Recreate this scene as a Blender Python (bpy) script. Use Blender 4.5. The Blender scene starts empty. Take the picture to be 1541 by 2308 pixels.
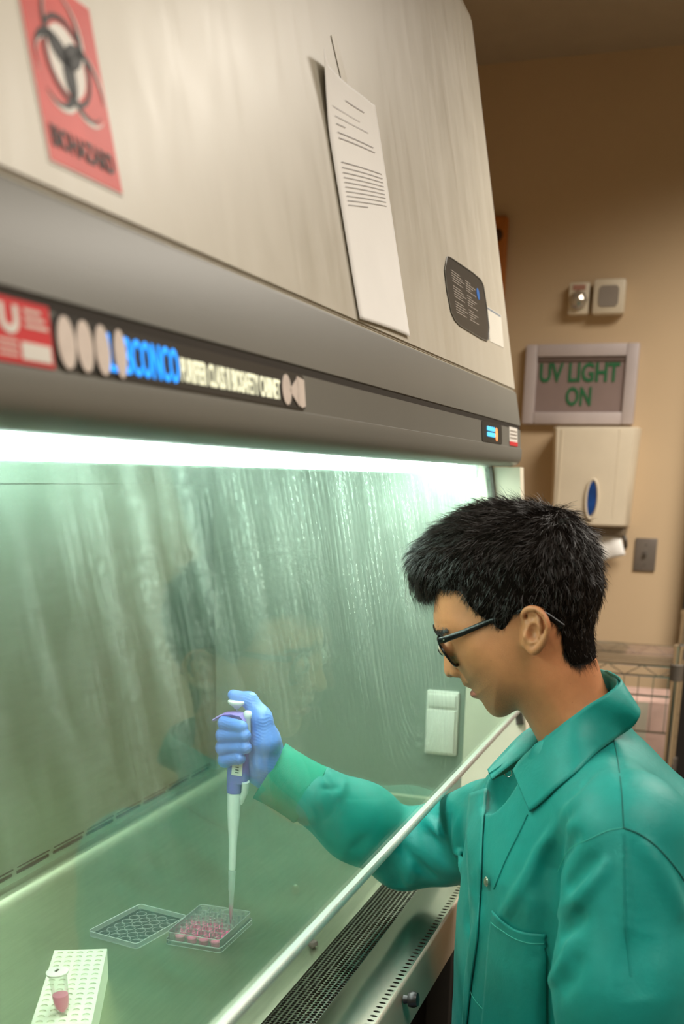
import bpy, bmesh, math, random
import numpy as np
from mathutils import Vector, Matrix

random.seed(7)
rng = np.random.default_rng(7)
SC = bpy.context.scene
COL = SC.collection
CAMZ = 1.55                                   # camera height above the floor

# ------------------------------------------------------------------ camera
F_PX, PX, PY = 2443.33, 770.0, 1760.67        # focal length and principal point, 1541 x 2308 frame
YAW, PITCH, ROLL = 0.326785524, 0.274868876, -0.0200676969
def _rot(a, b, c):
    ca, sa, cb, sb, cc, sc = math.cos(a), math.sin(a), math.cos(b), math.sin(b), math.cos(c), math.sin(c)
    f = np.array([cb*ca, cb*sa, -sb]); r = np.array([sa, -ca, 0.0]); d = np.cross(f, r)
    return np.array([cc*r+sc*d, -sc*r+cc*d, f])
RM = _rot(YAW, PITCH, ROLL)
cam_d = bpy.data.cameras.new('camera'); cam = bpy.data.objects.new('camera', cam_d); COL.objects.link(cam)
cam_d.sensor_fit = 'AUTO'; cam_d.sensor_width = 36.0; cam_d.lens = F_PX*36.0/2308
cam_d.shift_y = (PY-1154.0)/2308; cam_d.shift_x = 0.0
cam_d.clip_start = 0.02; cam_d.clip_end = 50
m = Matrix.Identity(4)
for i in range(3):
    m[i][0] = RM[0][i]; m[i][1] = -RM[1][i]; m[i][2] = -RM[2][i]
m[2][3] = CAMZ
cam.matrix_world = m
cam_d.dof.use_dof = True; cam_d.dof.focus_distance = 1.42; cam_d.dof.aperture_fstop = 4.6
SC.camera = cam
SC.view_settings.view_transform = 'Standard'; SC.view_settings.look = 'None'
SC.view_settings.gamma = 1.0; SC.view_settings.use_curve_mapping = False
SC.view_settings.exposure = 0.0
SC.cycles.transparent_max_bounces = 40
world = bpy.data.worlds.new('world'); SC.world = world; world.use_nodes = True
world.node_tree.nodes['Background'].inputs[0].default_value = (0.9, 0.75, 0.55, 1)
world.node_tree.nodes['Background'].inputs[1].default_value = 0.0

# ------------------------------------------------------------------ room lights (recessed ceiling fittings, see ceiling_light)
CEIL = 2.73
ROOM_LIGHTS = [(2.55, -0.62, 50.0), (0.55, -0.62, 22.0)]   # x, y, watts
def area_light(name, loc, sx, sy, watts, col, spread=math.pi, rot=(0, 0, 0)):
    d = bpy.data.lights.new(name, 'AREA'); d.shape = 'RECTANGLE'; d.size = sx; d.size_y = sy
    d.energy = watts; d.color = col; d.spread = spread
    o = bpy.data.objects.new(name, d); COL.objects.link(o); o.location = loc; o.rotation_euler = rot
    return o
WARM = (1.0, 0.925, 0.82)
for i, (lx, ly, w) in enumerate(ROOM_LIGHTS):
    area_light('ceiling_lamp', (lx, ly, CEIL-0.004), 0.56, 1.1, w, WARM, math.radians(143))
TUBE_STRENGTH = 22.0

# ------------------------------------------------------------------ maths helpers
def ray(x, y):
    return RM.T @ np.array([(x-PX)/F_PX, (y-PY)/F_PX, 1.0])
def atx(x, y, X):                       # point of a plan line of sight on the plane x = X
    r = ray(x, y); q = r*X/r[0]; return np.array([q[0], q[1], q[2]+CAMZ])
def aty(x, y, Y):
    r = ray(x, y); q = r*Y/r[1]; return np.array([q[0], q[1], q[2]+CAMZ])
def atz(x, y, Z):
    r = ray(x, y); q = r*(Z-CAMZ)/r[2]; return np.array([q[0], q[1], q[2]+CAMZ])

# ------------------------------------------------------------------ object helpers
def tag(o, label=None, cat=None, group=None, kind=None):
    if label: o['label'] = label
    if cat: o['category'] = cat
    if group: o['group'] = group
    if kind: o['kind'] = kind
    return o
def empty(name, loc=(0, 0, 0), label=None, cat=None, group=None):
    o = bpy.data.objects.new(name, None); COL.objects.link(o); o.location = loc
    o.empty_display_size = 0.05
    return tag(o, label, cat, group)
def link(name, me, mat, parent=None, loc=None, smooth=None):
    o = bpy.data.objects.new(name, me); COL.objects.link(o)
    if mat is not None and len(me.materials) == 0: me.materials.append(mat)
    if parent is not None:
        o.parent = parent
        chain = Vector((0, 0, 0)); p = parent
        while p is not None: chain += p.location; p = p.parent
        o.location = -chain if loc is None else Vector(loc)
    elif loc is not None: o.location = loc
    if smooth is not None:
        me.polygons.foreach_set('use_smooth', [smooth]*len(me.polygons))
    return o
def mesh_np(name, V, Fq, smooth=True):
    V = np.asarray(V, np.float32); Fq = np.asarray(Fq, np.int32)
    me = bpy.data.meshes.new(name); n = Fq.shape[1]
    me.vertices.add(len(V)); me.vertices.foreach_set('co', V.ravel())
    me.loops.add(Fq.size); me.loops.foreach_set('vertex_index', Fq.ravel())
    me.polygons.add(len(Fq)); me.polygons.foreach_set('loop_start', np.arange(0, Fq.size, n, dtype=np.int32))
    try: me.polygons.foreach_set('loop_total', np.full(len(Fq), n, np.int32))
    except Exception: pass
    me.update(calc_edges=True); me.validate()
    me.polygons.foreach_set('use_smooth', np.full(len(me.polygons), smooth))
    return me
class MB:
    """collects shapes, builds ONE mesh object"""
    def __init__(s): s.bm = bmesh.new()
    def box(s, a, b, bev=0.0, seg=2):
        a, b = np.minimum(a, b), np.maximum(a, b)
        g = bmesh.ops.create_cube(s.bm, size=1.0)['verts']
        for v in g: v.co = Vector([(a[i]+b[i])/2 + v.co[i]*(b[i]-a[i]) for i in range(3)])
        if bev > 0:
            es = list({e for v in g for e in v.link_edges})
            bmesh.ops.bevel(s.bm, geom=es, offset=bev, segments=seg, affect='EDGES', profile=0.5)
        return s
    def tube(s, pts, r, n=10, closed=False, cap=True):
        pts = [Vector(p) for p in pts]; k = len(pts)
        rs = r if (hasattr(r, '__len__') and not (isinstance(r, tuple) and len(r) == 2)) else [r]*k
        rings = []; up = None
        for i, p in enumerate(pts):
            a = pts[i-1] if (i > 0 or closed) else pts[i]; b = pts[(i+1) % k] if (i < k-1 or closed) else pts[i]
            t = (b-a).normalized()
            if up is None:
                up = Vector((0, 0, 1)) if abs(t.z) < 0.9 else Vector((1, 0, 0))
            u = (up - t*up.dot(t)).normalized(); w = t.cross(u); up = u
            rr = rs[i]
            ru, rw = rr if hasattr(rr, '__len__') else (rr, rr)
            rings.append([s.bm.verts.new(p + u*(math.cos(2*math.pi*j/n)*ru) + w*(math.sin(2*math.pi*j/n)*rw)) for j in range(n)])
        m_ = k if closed else k-1
        for i in range(m_):
            A, B = rings[i], rings[(i+1) % k]
            for j in range(n):
                try: s.bm.faces.new((A[j], A[(j+1) % n], B[(j+1) % n], B[j]))
                except ValueError: pass
        if cap and not closed:
            s.bm.faces.new(rings[0][::-1]); s.bm.faces.new(rings[-1])
        return s
    def lathe(s, c, prof, n=24, axis=(0, 0, 1), cap=True):
        ax = Vector(axis).normalized(); u = ax.orthogonal().normalized(); w = ax.cross(u); c = Vector(c)
        rings = []
        for (r, h) in prof:
            rings.append([s.bm.verts.new(c + ax*h + (u*math.cos(2*math.pi*j/n)+w*math.sin(2*math.pi*j/n))*max(r, 1e-5)) for j in range(n)])
        for A, B in zip(rings, rings[1:]):
            for j in range(n): s.bm.faces.new((A[j], A[(j+1) % n], B[(j+1) % n], B[j]))
        if cap:
            s.bm.faces.new(rings[0][::-1]); s.bm.faces.new(rings[-1])
        return s
    def extrude_x(s, prof, x0, x1, closed=True):
        A = [s.bm.verts.new((x0, y, z)) for y, z in prof]; B = [s.bm.verts.new((x1, y, z)) for y, z in prof]
        n = len(prof)
        for i in range(n if closed else n-1):
            j = (i+1) % n; s.bm.faces.new((A[i], A[j], B[j], B[i]))
        if closed:
            s.bm.faces.new(A[::-1]); s.bm.faces.new(B)
        return s
    def prism(s, pts, off):
        off = Vector(off); A = [s.bm.verts.new(Vector(p)) for p in pts]; B = [s.bm.verts.new(Vector(p)+off) for p in pts]
        n = len(pts); s.bm.faces.new(A[::-1]); s.bm.faces.new(B)
        for i in range(n): s.bm.faces.new((A[i], A[(i+1) % n], B[(i+1) % n], B[i]))
        return s
    def grid(s, G, closed_u=False):
        nu, nv = len(G), len(G[0]); V = [[s.bm.verts.new(Vector(p)) for p in row] for row in G]
        for i in range(nu if closed_u else nu-1):
            for j in range(nv-1):
                s.bm.faces.new((V[i][j], V[(i+1) % nu][j], V[(i+1) % nu][j+1], V[i][j+1]))
        return s
    def build(s, name, mat, parent=None, smooth=True, loc=None, auto=True, origin=None):
        bmesh.ops.recalc_face_normals(s.bm, faces=s.bm.faces)
        if auto:
            for e in s.bm.edges:
                if len(e.link_faces) == 2 and e.calc_face_angle(0) > 0.7: e.smooth = False
        for f in s.bm.faces: f.smooth = smooth
        me = bpy.data.meshes.new(name)
        if origin is not None:
            bmesh.ops.translate(s.bm, verts=s.bm.verts, vec=-Vector(origin))
        s.bm.to_mesh(me); s.bm.free()
        o = link(name, me, mat, parent, loc)
        if origin is not None:
            o.location = o.location + Vector(origin)
        return o
def solidify(o, t, offset=1.0):
    md = o.modifiers.new('solid', 'SOLIDIFY'); md.thickness = t; md.offset = offset; return o

# ------------------------------------------------------------------ materials
class NT:
    def __init__(s, name):
        s.m = bpy.data.materials.new(name); s.m.use_nodes = True; s.t = s.m.node_tree
        s.t.nodes.clear(); s.out = s.n('ShaderNodeOutputMaterial')
    def n(s, typ, **kw):
        nd = s.t.nodes.new(typ)
        for k, v in kw.items():
            if k.startswith('_'): nd.inputs[k[1:].replace('_', ' ')].default_value = v
            else: setattr(nd, k, v)
        return nd
    def l(s, a, b): s.t.links.new(a, b)
    def coord(s, kind='Object', scale=(1, 1, 1), rot=(0, 0, 0), loc=(0, 0, 0)):
        tc = s.n('ShaderNodeTexCoord'); mp = s.n('ShaderNodeMapping')
        mp.inputs['Scale'].default_value = scale; mp.inputs['Rotation'].default_value = rot; mp.inputs['Location'].default_value = loc
        s.l(tc.outputs[kind], mp.inputs[0]); return mp.outputs[0]
    def noise(s, vec, scale, detail=3, rough=0.5, dist=0.0):
        nd = s.n('ShaderNodeTexNoise'); nd.inputs['Scale'].default_value = scale
        nd.inputs['Detail'].default_value = detail; nd.inputs['Roughness'].default_value = rough
        nd.inputs['Distortion'].default_value = dist
        s.l(vec, nd.inputs['Vector']); return nd.outputs['Fac']
    def ramp(s, fac, stops):
        nd = s.n('ShaderNodeValToRGB'); cr = nd.color_ramp
        while len(cr.elements) < len(stops): cr.elements.new(0.5)
        for e, (p, c) in zip(cr.elements, stops):
            e.position = p; e.color = (*c, 1) if len(c) == 3 else c
        s.l(fac, nd.inputs[0]); return nd.outputs[0]
    def math(s, op, a, b=None, clamp=False):
        nd = s.n('ShaderNodeMath', operation=op, use_clamp=clamp)
        for i, v in enumerate((a, b)):
            if v is None: continue
            if isinstance(v, (int, float)): nd.inputs[i].default_value = v
            else: s.l(v, nd.inputs[i])
        return nd.outputs[0]
    def bump(s, h, strength=0.2, dist=0.01):
        nd = s.n('ShaderNodeBump'); nd.inputs['Strength'].default_value = strength; nd.inputs['Distance'].default_value = dist
        s.l(h, nd.inputs['Height']); return nd.outputs[0]
    def surf(s, sh): s.l(sh, s.out.inputs[0]); return s.m
def g3(v): return (v, v, v)
def pm(name, col, rough=0.5, metal=0.0, var=0.06, vscale=12.0, bump=0.0, bscale=200.0, spec=0.5, coat=0.0, emit=None, estr=0.0, aniso=0.0, sheen=0.0, sss=0.0, rvar=0.0, stretch=(1, 1, 1), trans=0.0, alpha=1.0):
    t = NT(name); b = t.n('ShaderNodeBsdfPrincipled')
    v = t.coord('Object', stretch)
    nz = t.noise(v, vscale, 4, 0.55)
    c0 = tuple(max(0, c*(1-var)) for c in col); c1 = tuple(min(1, c*(1+var)) for c in col)
    t.l(t.ramp(nz, [(0.3, c0), (0.7, c1)]), b.inputs['Base Color'])
    if rvar > 0:
        rr = t.math('ADD', t.math('MULTIPLY', t.math('SUBTRACT', nz, 0.5), rvar*4), rough, True)
        t.l(rr, b.inputs['Roughness'])
    else: b.inputs['Roughness'].default_value = rough
    b.inputs['Metallic'].default_value = metal
    b.inputs['Specular IOR Level'].default_value = spec
    b.inputs['Coat Weight'].default_value = coat
    b.inputs['Sheen Weight'].default_value = sheen
    if sss > 0:
        b.inputs['Subsurface Weight'].default_value = sss; b.inputs['Subsurface Radius'].default_value = (0.012, 0.004, 0.002); b.inputs['Subsurface Scale'].default_value = 0.6
    if trans > 0: b.inputs['Transmission Weight'].default_value = trans
    if alpha < 1: b.inputs['Alpha'].default_value = alpha
    if emit is not None:
        b.inputs['Emission Color'].default_value = (*emit, 1); b.inputs['Emission Strength'].default_value = estr
    if bump > 0:
        t.l(t.bump(t.noise(v, bscale, 3, 0.6), bump, 0.002), b.inputs['Normal'])
    return t.surf(b.outputs[0])

def steel(name, col=(0.55, 0.55, 0.5), rough=0.28, stretch=(1, 40, 40), amt=0.1):
    t = NT(name); b = t.n('ShaderNodeBsdfPrincipled')
    v = t.coord('Object', stretch); nz = t.noise(v, 14.0, 4, 0.6)
    v2 = t.coord('Object', (1, 1, 1)); n2 = t.noise(v2, 5.0, 3, 0.6)
    mixn = t.math('MULTIPLY', t.math('ADD', nz, n2), 0.5)
    t.l(t.ramp(mixn, [(0.3, tuple(c*0.86 for c in col)), (0.7, tuple(min(1, c*1.1) for c in col))]), b.inputs['Base Color'])
    b.inputs['Metallic'].default_value = 1.0
    rr = t.math('ADD', t.math('MULTIPLY', t.math('SUBTRACT', mixn, 0.5), amt*4), rough, True)
    t.l(rr, b.inputs['Roughness'])
    t.l(t.bump(nz, 0.015, 0.0005), b.inputs['Normal'])
    return t.surf(b.outputs[0])

def clear_plastic(name, tint=(0.95, 0.98, 0.96), diff=0.05, gloss=1.0, rough=0.04, ior=1.5):
    t = NT(name)
    tr = t.n('ShaderNodeBsdfTransparent'); tr.inputs[0].default_value = (*tint, 1)
    gl = t.n('ShaderNodeBsdfGlossy'); gl.inputs['Roughness'].default_value = rough
    fr = t.n('ShaderNodeFresnel'); fr.inputs[0].default_value = ior
    mx = t.n('ShaderNodeMixShader'); t.l(t.math('MULTIPLY', fr.outputs[0], gloss, True), mx.inputs[0]); t.l(tr.outputs[0], mx.inputs[1]); t.l(gl.outputs[0], mx.inputs[2])
    df = t.n('ShaderNodeBsdfDiffuse'); df.inputs[0].default_value = (0.9, 0.95, 0.92, 1)
    tl = t.n('ShaderNodeBsdfTranslucent'); tl.inputs[0].default_value = (0.9, 0.95, 0.92, 1)
    m0 = t.n('ShaderNodeMixShader'); m0.inputs[0].default_value = 0.5; t.l(df.outputs[0], m0.inputs[1]); t.l(tl.outputs[0], m0.inputs[2])
    m2 = t.n('ShaderNodeMixShader'); m2.inputs[0].default_value = diff; t.l(mx.outputs[0], m2.inputs[1]); t.l(m0.outputs[0], m2.inputs[2])
    return t.surf(m2.outputs[0])

M = {}
M['wall'] = pm('wall_paint', (0.61, 0.455, 0.285), 0.85, var=0.03, vscale=2.0, bump=0.15, bscale=350)
M['ceil'] = pm('ceiling_paint', (0.40, 0.33, 0.24), 0.9, var=0.03)
M['floor'] = pm('floor_vinyl', (0.22, 0.19, 0.15), 0.35, var=0.15, vscale=6)
M['black_door'] = pm('black_door_paint', (0.012, 0.011, 0.010), 0.5)
M['dark'] = pm('dark_underframe', (0.02, 0.018, 0.015), 0.6)
M['housing'] = pm('grey_housing_plastic', (0.165, 0.162, 0.142), 0.42, var=0.04, vscale=4, bump=0.05, bscale=500)
M['groove'] = pm('dark_groove', (0.02, 0.016, 0.012), 0.6)
M['badge'] = pm('dark_badge', (0.035, 0.035, 0.032), 0.35, spec=0.5)
M['steel'] = steel('brushed_steel', (0.53, 0.56, 0.41), 0.38, (1, 12, 12), .03)
M['steel_back'] = steel('brushed_steel_back', (0.215, 0.285, 0.235), 0.34, (1, 10, 10), 0.05)
M['steel_grille'] = pm('perforated_steel', (0.40, 0.37, 0.30), 0.22, metal=1.0, var=0.04, vscale=3)
M['steel_side'] = pm('side_wall_steel', (0.31, 0.36, 0.31), 0.42, metal=0.55, var=0.05, vscale=4)
M['rail'] = pm('aluminium_rail', (0.80, 0.80, 0.74), 0.38, metal=0.8, var=0.03)
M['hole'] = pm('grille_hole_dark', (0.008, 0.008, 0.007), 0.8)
M['cream_side'] = pm('cream_painted_steel', (0.74, 0.70, 0.56), 0.5, var=0.03)
M['tube'] = pm('fluorescent_tube', (1, 1, 1), 0.4, emit=(0.89, 1.0, 0.95), estr=TUBE_STRENGTH)
M['white'] = pm('white_plastic', (0.78, 0.76, 0.68), 0.4, var=0.03)
M['offwhite'] = pm('offwhite_plastic', (0.72, 0.63, 0.48), 0.45, var=0.03)
M['paper'] = pm('white_paper', (0.92, 0.91, 0.88), 0.8, var=0.02, bump=0.05, bscale=60)
M['ink'] = pm('grey_ink', (0.30, 0.29, 0.30), 0.8)
M['red'] = pm('red_print', (0.62, 0.035, 0.04), 0.5, var=0.1)
M['hazred'] = pm('faded_red_print', (0.60, 0.075, 0.06), 0.45, var=0.12, vscale=25)
M['black'] = pm('black_plastic', (0.012, 0.012, 0.012), 0.35)
M['inkblack'] = pm('black_print', (0.03, 0.03, 0.028), 0.5)
M['symwhite'] = pm('white_print', (0.75, 0.72, 0.66), 0.5)
M['bluelit'] = pm('lit_blue_letters', (0.02, 0.25, 0.7), 0.4, emit=(0.01, 0.30, 1.0), estr=1.3)
M['whitelit'] = pm('lit_white_letters', (0.8, 0.8, 0.6), 0.4, emit=(0.85, 0.85, 0.60), estr=0.7)
M['cyanlit'] = pm('lit_cyan_digits', (0.1, 0.5, 0.8), 0.4, emit=(0.08, 0.5, 0.9), estr=1.0)
M['orangelit'] = pm('lit_orange_dot', (0.9, 0.3, 0.1), 0.4, emit=(1.0, 0.35, 0.12), estr=1.0)
M['sticker'] = pm('pale_sticker', (0.72, 0.62, 0.55), 0.5, var=0.08, vscale=60)
M['skin'] = None
def mat_skin():
    t = NT('skin'); b = t.n('ShaderNodeBsdfPrincipled'); v = t.coord('Object')
    n1 = t.noise(v, 45.0, 4, 0.6); n2 = t.noise(v, 1400.0, 2, 0.6); n3 = t.noise(v, 260.0, 2, 0.5)
    base = t.ramp(n1, [(0.3, (0.45, 0.182, 0.078)), (0.7, (0.53, 0.216, 0.095))])
    m = None
    for c, r in (((1.255, .252, 1.300), .030), ((1.262, .232, 1.285), .030), ((1.27, .272, 1.312), .016), ((1.24, .215, 1.285), .026)):
        d = t.n('ShaderNodeVectorMath', operation='DISTANCE'); t.l(v, d.inputs[0]); d.inputs[1].default_value = c
        f = t.math('SUBTRACT', 1.6, t.math('DIVIDE', d.outputs['Value'], r), True); m = f if m is None else t.math('MAXIMUM', m, f)
    m = t.math('MULTIPLY', m, t.math('ADD', .15, t.math('MULTIPLY', t.math('SUBTRACT', n2, .45), 5.0, True)))
    mx = t.n('ShaderNodeMix', data_type='RGBA'); t.l(t.math('MULTIPLY', m, .45), mx.inputs[0]); t.l(base, mx.inputs[6]); mx.inputs[7].default_value = (.10, .055, .03, 1)
    m2 = t.n('ShaderNodeMix', data_type='RGBA'); t.l(t.math('MULTIPLY', t.math('SUBTRACT', n3, .70), 6.0, True), m2.inputs[0]); t.l(mx.outputs[2], m2.inputs[6]); m2.inputs[7].default_value = (.30, .11, .05, 1)
    t.l(m2.outputs[2], b.inputs['Base Color']); b.inputs['Roughness'].default_value = .45; b.inputs['Specular IOR Level'].default_value = .4
    b.inputs['Subsurface Weight'].default_value = .12; b.inputs['Subsurface Radius'].default_value = (.012, .004, .002); b.inputs['Subsurface Scale'].default_value = .6
    t.l(t.bump(t.noise(v, 900, 3, .6), .12, .002), b.inputs['Normal'])
    return t.surf(b.outputs[0])
M['skin'] = mat_skin()
M['lip'] = pm('lip_skin', (0.42, 0.13, 0.09), 0.4, var=0.1)
M['hair'] = pm('black_brown_hair', (0.014, 0.0095, 0.007), 0.45, var=0.4, vscale=400, spec=0.32)
M['eye'] = pm('eye_white', (0.5, 0.42, 0.36), 0.2)
M['iris'] = pm('dark_iris', (0.03, 0.015, 0.008), 0.15)
M['glove'] = pm('blue_nitrile', (0.11, 0.25, 0.74), 0.42, var=0.08, vscale=30, bump=0.25, bscale=160, spec=0.5)
M['jeans'] = pm('dark_trousers', (0.02, 0.022, 0.03), 0.9)
M['shoe'] = pm('black_shoe', (0.015, 0.014, 0.013), 0.5)
M['snap'] = pm('metal_snap', (0.6, 0.62, 0.55), 0.25, metal=1.0)
M['frame'] = pm('black_acetate', (0.004, 0.004, 0.004), 0.25, spec=0.25)
M['purple'] = pm('blue_violet_plastic', (0.17, 0.13, 0.52), 0.35)
M['lilac'] = pm('lilac_plastic', (0.30, 0.20, 0.62), 0.35)
M['pipwhite'] = pm('white_pipette_body', (0.74, 0.78, 0.74), 0.35, var=0.02)
M['pink'] = pm('pink_medium', (0.95, 0.10, 0.33), 0.25, var=0.1, spec=0.5)
M['clear'] = clear_plastic('clear_polystyrene', (0.985, 0.99, 0.985), 0.03, 1.2)
M['clear_wall'] = clear_plastic('clear_well_wall', (0.985, 0.99, 0.985), 0.13, 1.1, 0.05)
M['well'] = clear_plastic('clear_well', (0.988, 0.992, 0.988), 0.15, 0.8, 0.06)
M['edge'] = clear_plastic('painted_edge_glint', (0.95, 0.98, 0.96), 0.55, 1.2, 0.08)  # pale diffuse mix, paints in the bright glints on clear plastic edges
M['tiphaze'] = clear_plastic('translucent_tip', (0.93, 0.97, 0.95), 0.48, 1.0, 0.2)
M['lens'] = clear_plastic('spectacle_lens', (0.88, 0.93, 0.88), 0.02, 1.3, 0.02)
M['rack'] = pm('ivory_rack_plastic', (0.80, 0.82, 0.66), 0.5, var=0.02, sss=0.0)
M['rackhole'] = pm('rack_hole_shade', (0.74, 0.76, 0.59), 0.7)
M['bluewin'] = pm('blue_window', (0.0, 0.05, 0.24), 0.2, var=0.3, vscale=30)
M['signpanel'] = pm('mauve_sign_panel', (0.27, 0.20, 0.185), 0.4, var=0.05)
M['signframe'] = pm('pale_lilac_frame', (0.52, 0.45, 0.44), 0.5, var=0.04)
M['greenink'] = pm('green_letters', (0.02, 0.145, 0.055), 0.5)
M['greyplate'] = pm('grey_switch_plate', (0.20, 0.17, 0.145), 0.35, metal=0.3)
M['dkgrey'] = pm('dark_grey_plastic', (0.10, 0.085, 0.07), 0.5)
M['chrome'] = pm('chrome_wire', (0.75, 0.73, 0.68), 0.14, metal=1.0)
M['orange'] = pm('orange_wood', (0.50, 0.16, 0.02), 0.5, var=0.25, vscale=10)
M['tape'] = pm('clear_tape', (0.62, 0.58, 0.48), 0.3)
M['pinkbox'] = pm('pinkish_card', (0.62, 0.42, 0.36), 0.6, var=0.1)
M['screen'] = pm('grey_speaker_mesh', (0.28, 0.24, 0.20), 0.6)
M['ltpanel'] = pm('lamp_diffuser', (1, 1, 1), 0.5, emit=WARM, estr=6.0)

def mat_coat():
    t = NT('teal_cotton'); b = t.n('ShaderNodeBsdfPrincipled')
    v = t.coord('Object')
    n1 = t.noise(v, 9.0, 4, 0.6); n2 = t.noise(v, 900.0, 2, 0.7)
    t.l(t.ramp(n1, [(0.3, (0.0002, 0.190, 0.163)), (0.7, (0.0005, 0.250, 0.222))]), b.inputs['Base Color'])
    b.inputs['Roughness'].default_value = 0.55; b.inputs['Sheen Weight'].default_value = 0.12; b.inputs['Sheen Tint'].default_value = (0.4, 0.9, 0.8, 1)
    b.inputs['Specular IOR Level'].default_value = 0.4
    n3 = t.noise(v, 35.0, 4, 0.65, 0.4)
    h = t.math('ADD', t.math('MULTIPLY', n2, 0.10), t.math('MULTIPLY', n3, 1.0))
    t.l(t.bump(h, 0.22, 0.004), b.inputs['Normal'])
    return t.surf(b.outputs[0])
M['coat'] = mat_coat()
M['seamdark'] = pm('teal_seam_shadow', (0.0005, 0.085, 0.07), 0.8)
M['thread'] = pm('teal_thread', (0.06, 0.42, 0.34), 0.7)
def mat_knit():
    t = NT('teal_rib_knit'); b = t.n('ShaderNodeBsdfPrincipled'); v = t.coord('Object')
    b.inputs['Base Color'].default_value = (0.004, 0.25, 0.165, 1); b.inputs['Roughness'].default_value = 0.85
    w = t.n('ShaderNodeTexWave', wave_type='BANDS', bands_direction='X')
    w.inputs['Scale'].default_value = 330; w.inputs['Distortion'].default_value = 2.5
    mp = t.coord('Object', (1, 1, 1), (0, 0.3, -0.75)); t.l(mp, w.inputs['Vector'])
    h = t.math('ADD', w.outputs['Fac'], t.noise(v, 700, 2, 0.6))
    t.l(t.bump(h, 0.30, 0.0012), b.inputs['Normal'])
    return t.surf(b.outputs[0])
M['knit'] = mat_knit()

def mat_face():
    """cream lacquered steel with wiped streaks of cleaner"""
    t = NT('cream_lacquer_wiped'); b = t.n('ShaderNodeBsdfPrincipled')
    v = t.coord('Object', (7, 1, 1.0)); n1 = t.noise(v, 3.0, 6, 0.6, 1.6)
    v2 = t.coord('Object', (1, 1, 1)); n2 = t.noise(v2, 5.0, 4, 0.6, 1.5)
    mixn = t.math('ADD', t.math('MULTIPLY', n1, 0.6), t.math('MULTIPLY', n2, 0.4))
    t.l(t.ramp(mixn, [(0.35, (0.525, 0.490, 0.405)), (0.6, (0.565, 0.530, 0.445))]), b.inputs['Base Color'])
    rr = t.math('ADD', t.math('MULTIPLY', mixn, 0.35), 0.22, True); t.l(rr, b.inputs['Roughness'])
    b.inputs['Specular IOR Level'].default_value = 0.6
    t.l(t.bump(n1, 0.04, 0.002), b.inputs['Normal'])
    return t.surf(b.outputs[0])
M['face'] = mat_face()

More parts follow.
